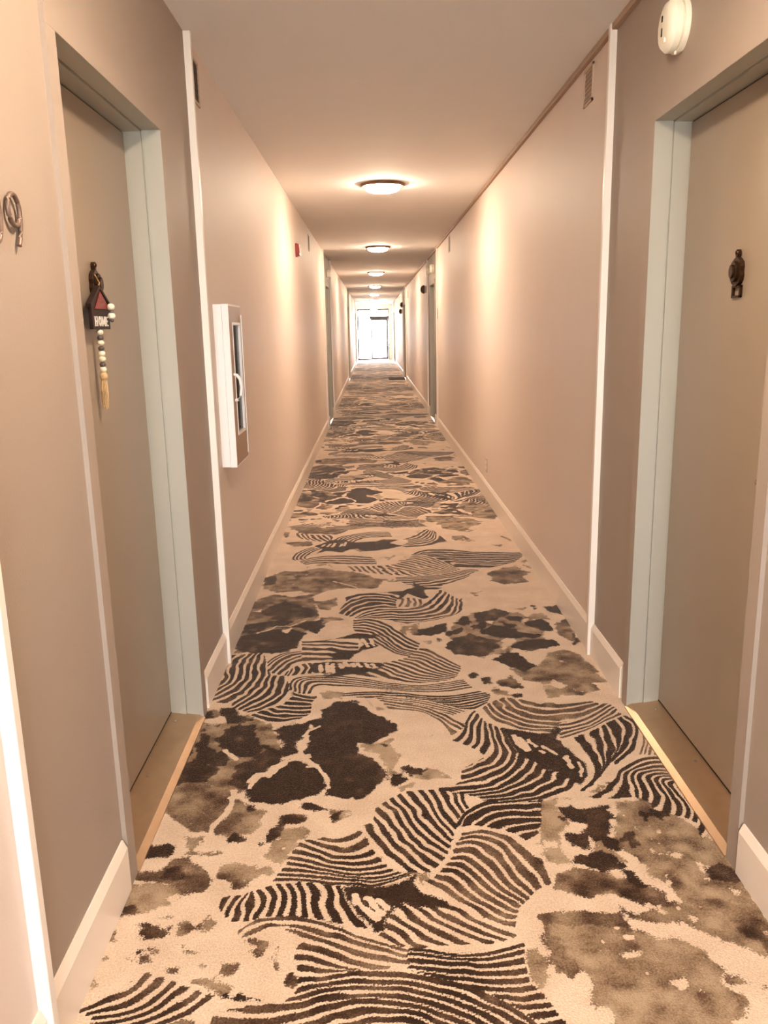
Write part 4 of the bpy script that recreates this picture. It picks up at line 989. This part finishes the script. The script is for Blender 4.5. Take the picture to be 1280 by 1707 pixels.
def strokes_letter(ch):
    """block letters as rectangles in a unit cell (x0, x1, z0, z1)"""
    return {'E': [(0, .25, 0, 1), (.25, .8, .82, 1), (.25, .7, .42, .58), (.25, .8, 0, .18)],
            'I': [(.25, .5, 0, 1)], 'T': [(0, .8, .82, 1), (.28, .52, 0, .82)]}[ch]
def exit_sign():
    yb = 36.9
    e = empty('exit_sign', (.10, yb, 2.12))
    boxes('housing', [(-.16, .16, -.02, .02, -.10, .10)], 'white_plastic', e, bevel=.004)
    boxes('stem', [(-.012, .012, -.012, .012, .10, H - 2.12)], 'white_plastic', e)
    lt = bmesh.new()
    for i, ch in enumerate('EXIT'):
        x0 = -.125 + i * .065; w_, h_ = .06, .11
        if ch == 'X':
            for sg in (1, -1):
                pts = [(x0 + (0 if sg > 0 else .05) , -.055), (x0 + (.014 if sg > 0 else .036), -.055), (x0 + (.05 if sg > 0 else 0), .055), (x0 + (.036 if sg > 0 else .014), .055)]
                prism(lt, pts, 'y', -.0235, -.02)
        else:
            for a, b, c, d in strokes_letter(ch): box(lt, x0 + a * w_, x0 + b * w_, -.0235, -.02, -.055 + c * h_, -.055 + d * h_)
    obj('lettering', lt, 'red', e)
    tag(e, 'white exit sign with red letters before the end door', 'exit sign')
exit_sign()

# ---------------------------------------------------------------- room number on the near left wall
def room_number():
    e = empty('room_number', (XL, 1.543, 1.538))
    def digit(name, pts, closed_pts=None):
        bm = bmesh.new()
        for pl in ([closed_pts] if closed_pts else []) + ([pts] if pts else []):
            tube(bm, [(.008, a, b) for a, b in pl], .0046, 10)
        return obj(name, bm, 'digit', e, smooth=True)
    ring = [(.0395 + .0245 * math.cos(t), .066 + .0275 * math.sin(t)) for t in [2 * math.pi * i / 28 for i in range(29)]]
    tail = [(.0640, .066), (.0642, .055), (.063, .042), (.060, .030), (.055, .018), (.047, .004)]
    digit('digit_nine', tail, ring)
    ring0 = [(-.0475 + .0262 * math.cos(t), .047 + .0465 * math.sin(t)) for t in [2 * math.pi * i / 32 for i in range(33)]]
    digit('digit_zero', None, ring0)
    tag(e, 'metal room number digits on the wall left of the near door', 'room number')
room_number()

# ---------------------------------------------------------------- little house sign hanging from the left knocker
def home_sign():
    xf = X(-1, .103)                      # door face
    e = empty('house_sign', (xf + .004, 2.262, 1.19))
    ox, oy, oz = e.location
    def place(o): o.location = (-ox, -oy, -oz); return o
    yc = 2.268; zb, ze, zt = 1.392, 1.457, 1.498
    bm = bmesh.new(); prism(bm, [(yc - .072, zb), (yc + .072, zb), (yc + .072, ze), (yc, zt), (yc - .072, ze)], 'x', xf + .022, xf + .032)
    place(obj('house_board', bm, 'house_dark', e, bevel=.0015))
    bm = bmesh.new(); prism(bm, [(yc - .052, ze - .012), (yc + .060, ze - .012), (yc + .060, ze - .002), (yc + .004, zt - .007)], 'x', xf + .032, xf + .034)
    place(obj('gable_panel', bm, 'house_red', e))
    bm = bmesh.new()
    for sg in (-1, 1):
        prism(bm, [(yc, zt + .009), (yc, zt - .001), (yc + sg * .084, ze - .009), (yc + sg * .086, ze)], 'x', xf + .021, xf + .036)
    place(obj('roof', bm, 'house_dark', e, bevel=.001))
    # HOME in slab serif capitals
    bm = bmesh.new()
    def bar(y0, y1, z0, z1): box(bm, xf + .032, xf + .0335, y0, y1, z0, z1)
    def slant(p):  prism(bm, p, 'x', xf + .032, xf + .0335)
    hz0, hh = zb + .008, .026
    t = .006
    y = yc - .056
    for a in (y, y + .016): bar(a, a + t, hz0, hz0 + hh); bar(a - .003, a + t + .003, hz0, hz0 + .003); bar(a - .003, a + t + .003, hz0 + hh - .003, hz0 + hh)
    bar(y + t, y + .016, hz0 + .011, hz0 + .015)
    y += .030
    n = 20
    for i in range(n):
        a0, a1 = 2 * math.pi * i / n, 2 * math.pi * (i + 1) / n
        P = lambda r, a: (y + .011 + .011 * r * math.cos(a), hz0 + .013 + .0135 * r * math.sin(a))
        slant([P(1, a0), P(1, a1), P(.5, a1), P(.5, a0)])
    y += .027
    for a in (y, y + .022): bar(a, a + t, hz0, hz0 + hh); bar(a - .002, a + t + .002, hz0, hz0 + .003)
    slant([(y + .001, hz0 + hh), (y + t + .001, hz0 + hh), (y + .0165, hz0 + .004), (y + .0115, hz0 + .004)])
    slant([(y + .021, hz0 + hh), (y + .027, hz0 + hh), (y + .0165, hz0 + .004), (y + .0115, hz0 + .004)])
    y += .034
    bar(y, y + t, hz0, hz0 + hh)
    for zz in (hz0, hz0 + .0115, hz0 + hh - .004): bar(y - .002, y + (.018 if zz != hz0 + .0115 else .013), zz, zz + .004)
    place(obj('lettering', bm, 'letter', e))
    # hanging cord and beads
    bm = bmesh.new()
    tube(bm, [(xf + .022, yc + .01, 1.535), (xf + .026, yc + .03, 1.515), (xf + .026, yc + .018, zt + .004)], .0016)
    place(obj('cord', bm, 'jute', e))
    bm = bmesh.new()
    tube(bm, [(xf + .026, yc - .012, zb + .002), (xf + .028, yc - .012, 1.28)], .0016)
    place(obj('bead_cord', bm, 'jute', e))
    zz = zb - .008
    spec = [('w', .0095), ('g', .0085), ('w', .0095), ('g', .0085), ('w', .0095), ('w', .0095), ('g', .0085), ('w', .0095)]
    for c, r_ in spec:
        bm = bmesh.new(); sphere(bm, (xf + .028, yc - .012, zz), r_, 16, .86)
        place(obj('bead', bm, 'bead_white' if c == 'w' else 'bead_grey', e, smooth=True)); zz -= r_ * 1.55
    for dz, c, r_ in ((.060, 'w', .0105), (.047, 'g', .007), (.036, 'w', .0105), (.024, 'g', .006)):
        bm = bmesh.new(); sphere(bm, (xf + .043, yc + .055, zb + dz), r_, 16, .9)
        place(obj('bead', bm, 'bead_white' if c == 'w' else 'bead_grey', e, smooth=True))
    # tassel: knot and loose strands
    bm = bmesh.new(); sphere(bm, (xf + .028, yc - .012, zz - .004), .011, 14, 1.2)
    tas = place(obj('tassel_knot', bm, 'jute', e, smooth=True))
    bm = bmesh.new(); rnd = random.Random(3)
    for i in range(46):
        a = rnd.uniform(0, 6.28); r_ = rnd.uniform(.2, 1)
        y0_, x0_ = math.cos(a) * .007 * r_, math.sin(a) * .007 * r_
        ln = rnd.uniform(.055, .085); kx = rnd.uniform(.6, 1.6)
        x_end = max(xf + .006, xf + .024 + x0_ * kx)
        tube(bm, [(xf + .028 + x0_, yc - .012 + y0_, zz - .008), (xf + .027 + x0_ * 1.3, yc - .012 + y0_ * 1.4 + rnd.uniform(-.002, .002), zz - .008 - ln * .5), (x_end, yc - .010 + y0_ * kx + rnd.uniform(-.003, .006), zz - .008 - ln)], .0013, 4)
    o = place(obj('tassel_strands', bm, 'jute', e)); o['kind'] = 'stuff'
    tag(e, 'dark red house shaped HOME sign with beads hanging on the left door', 'door sign')
home_sign()
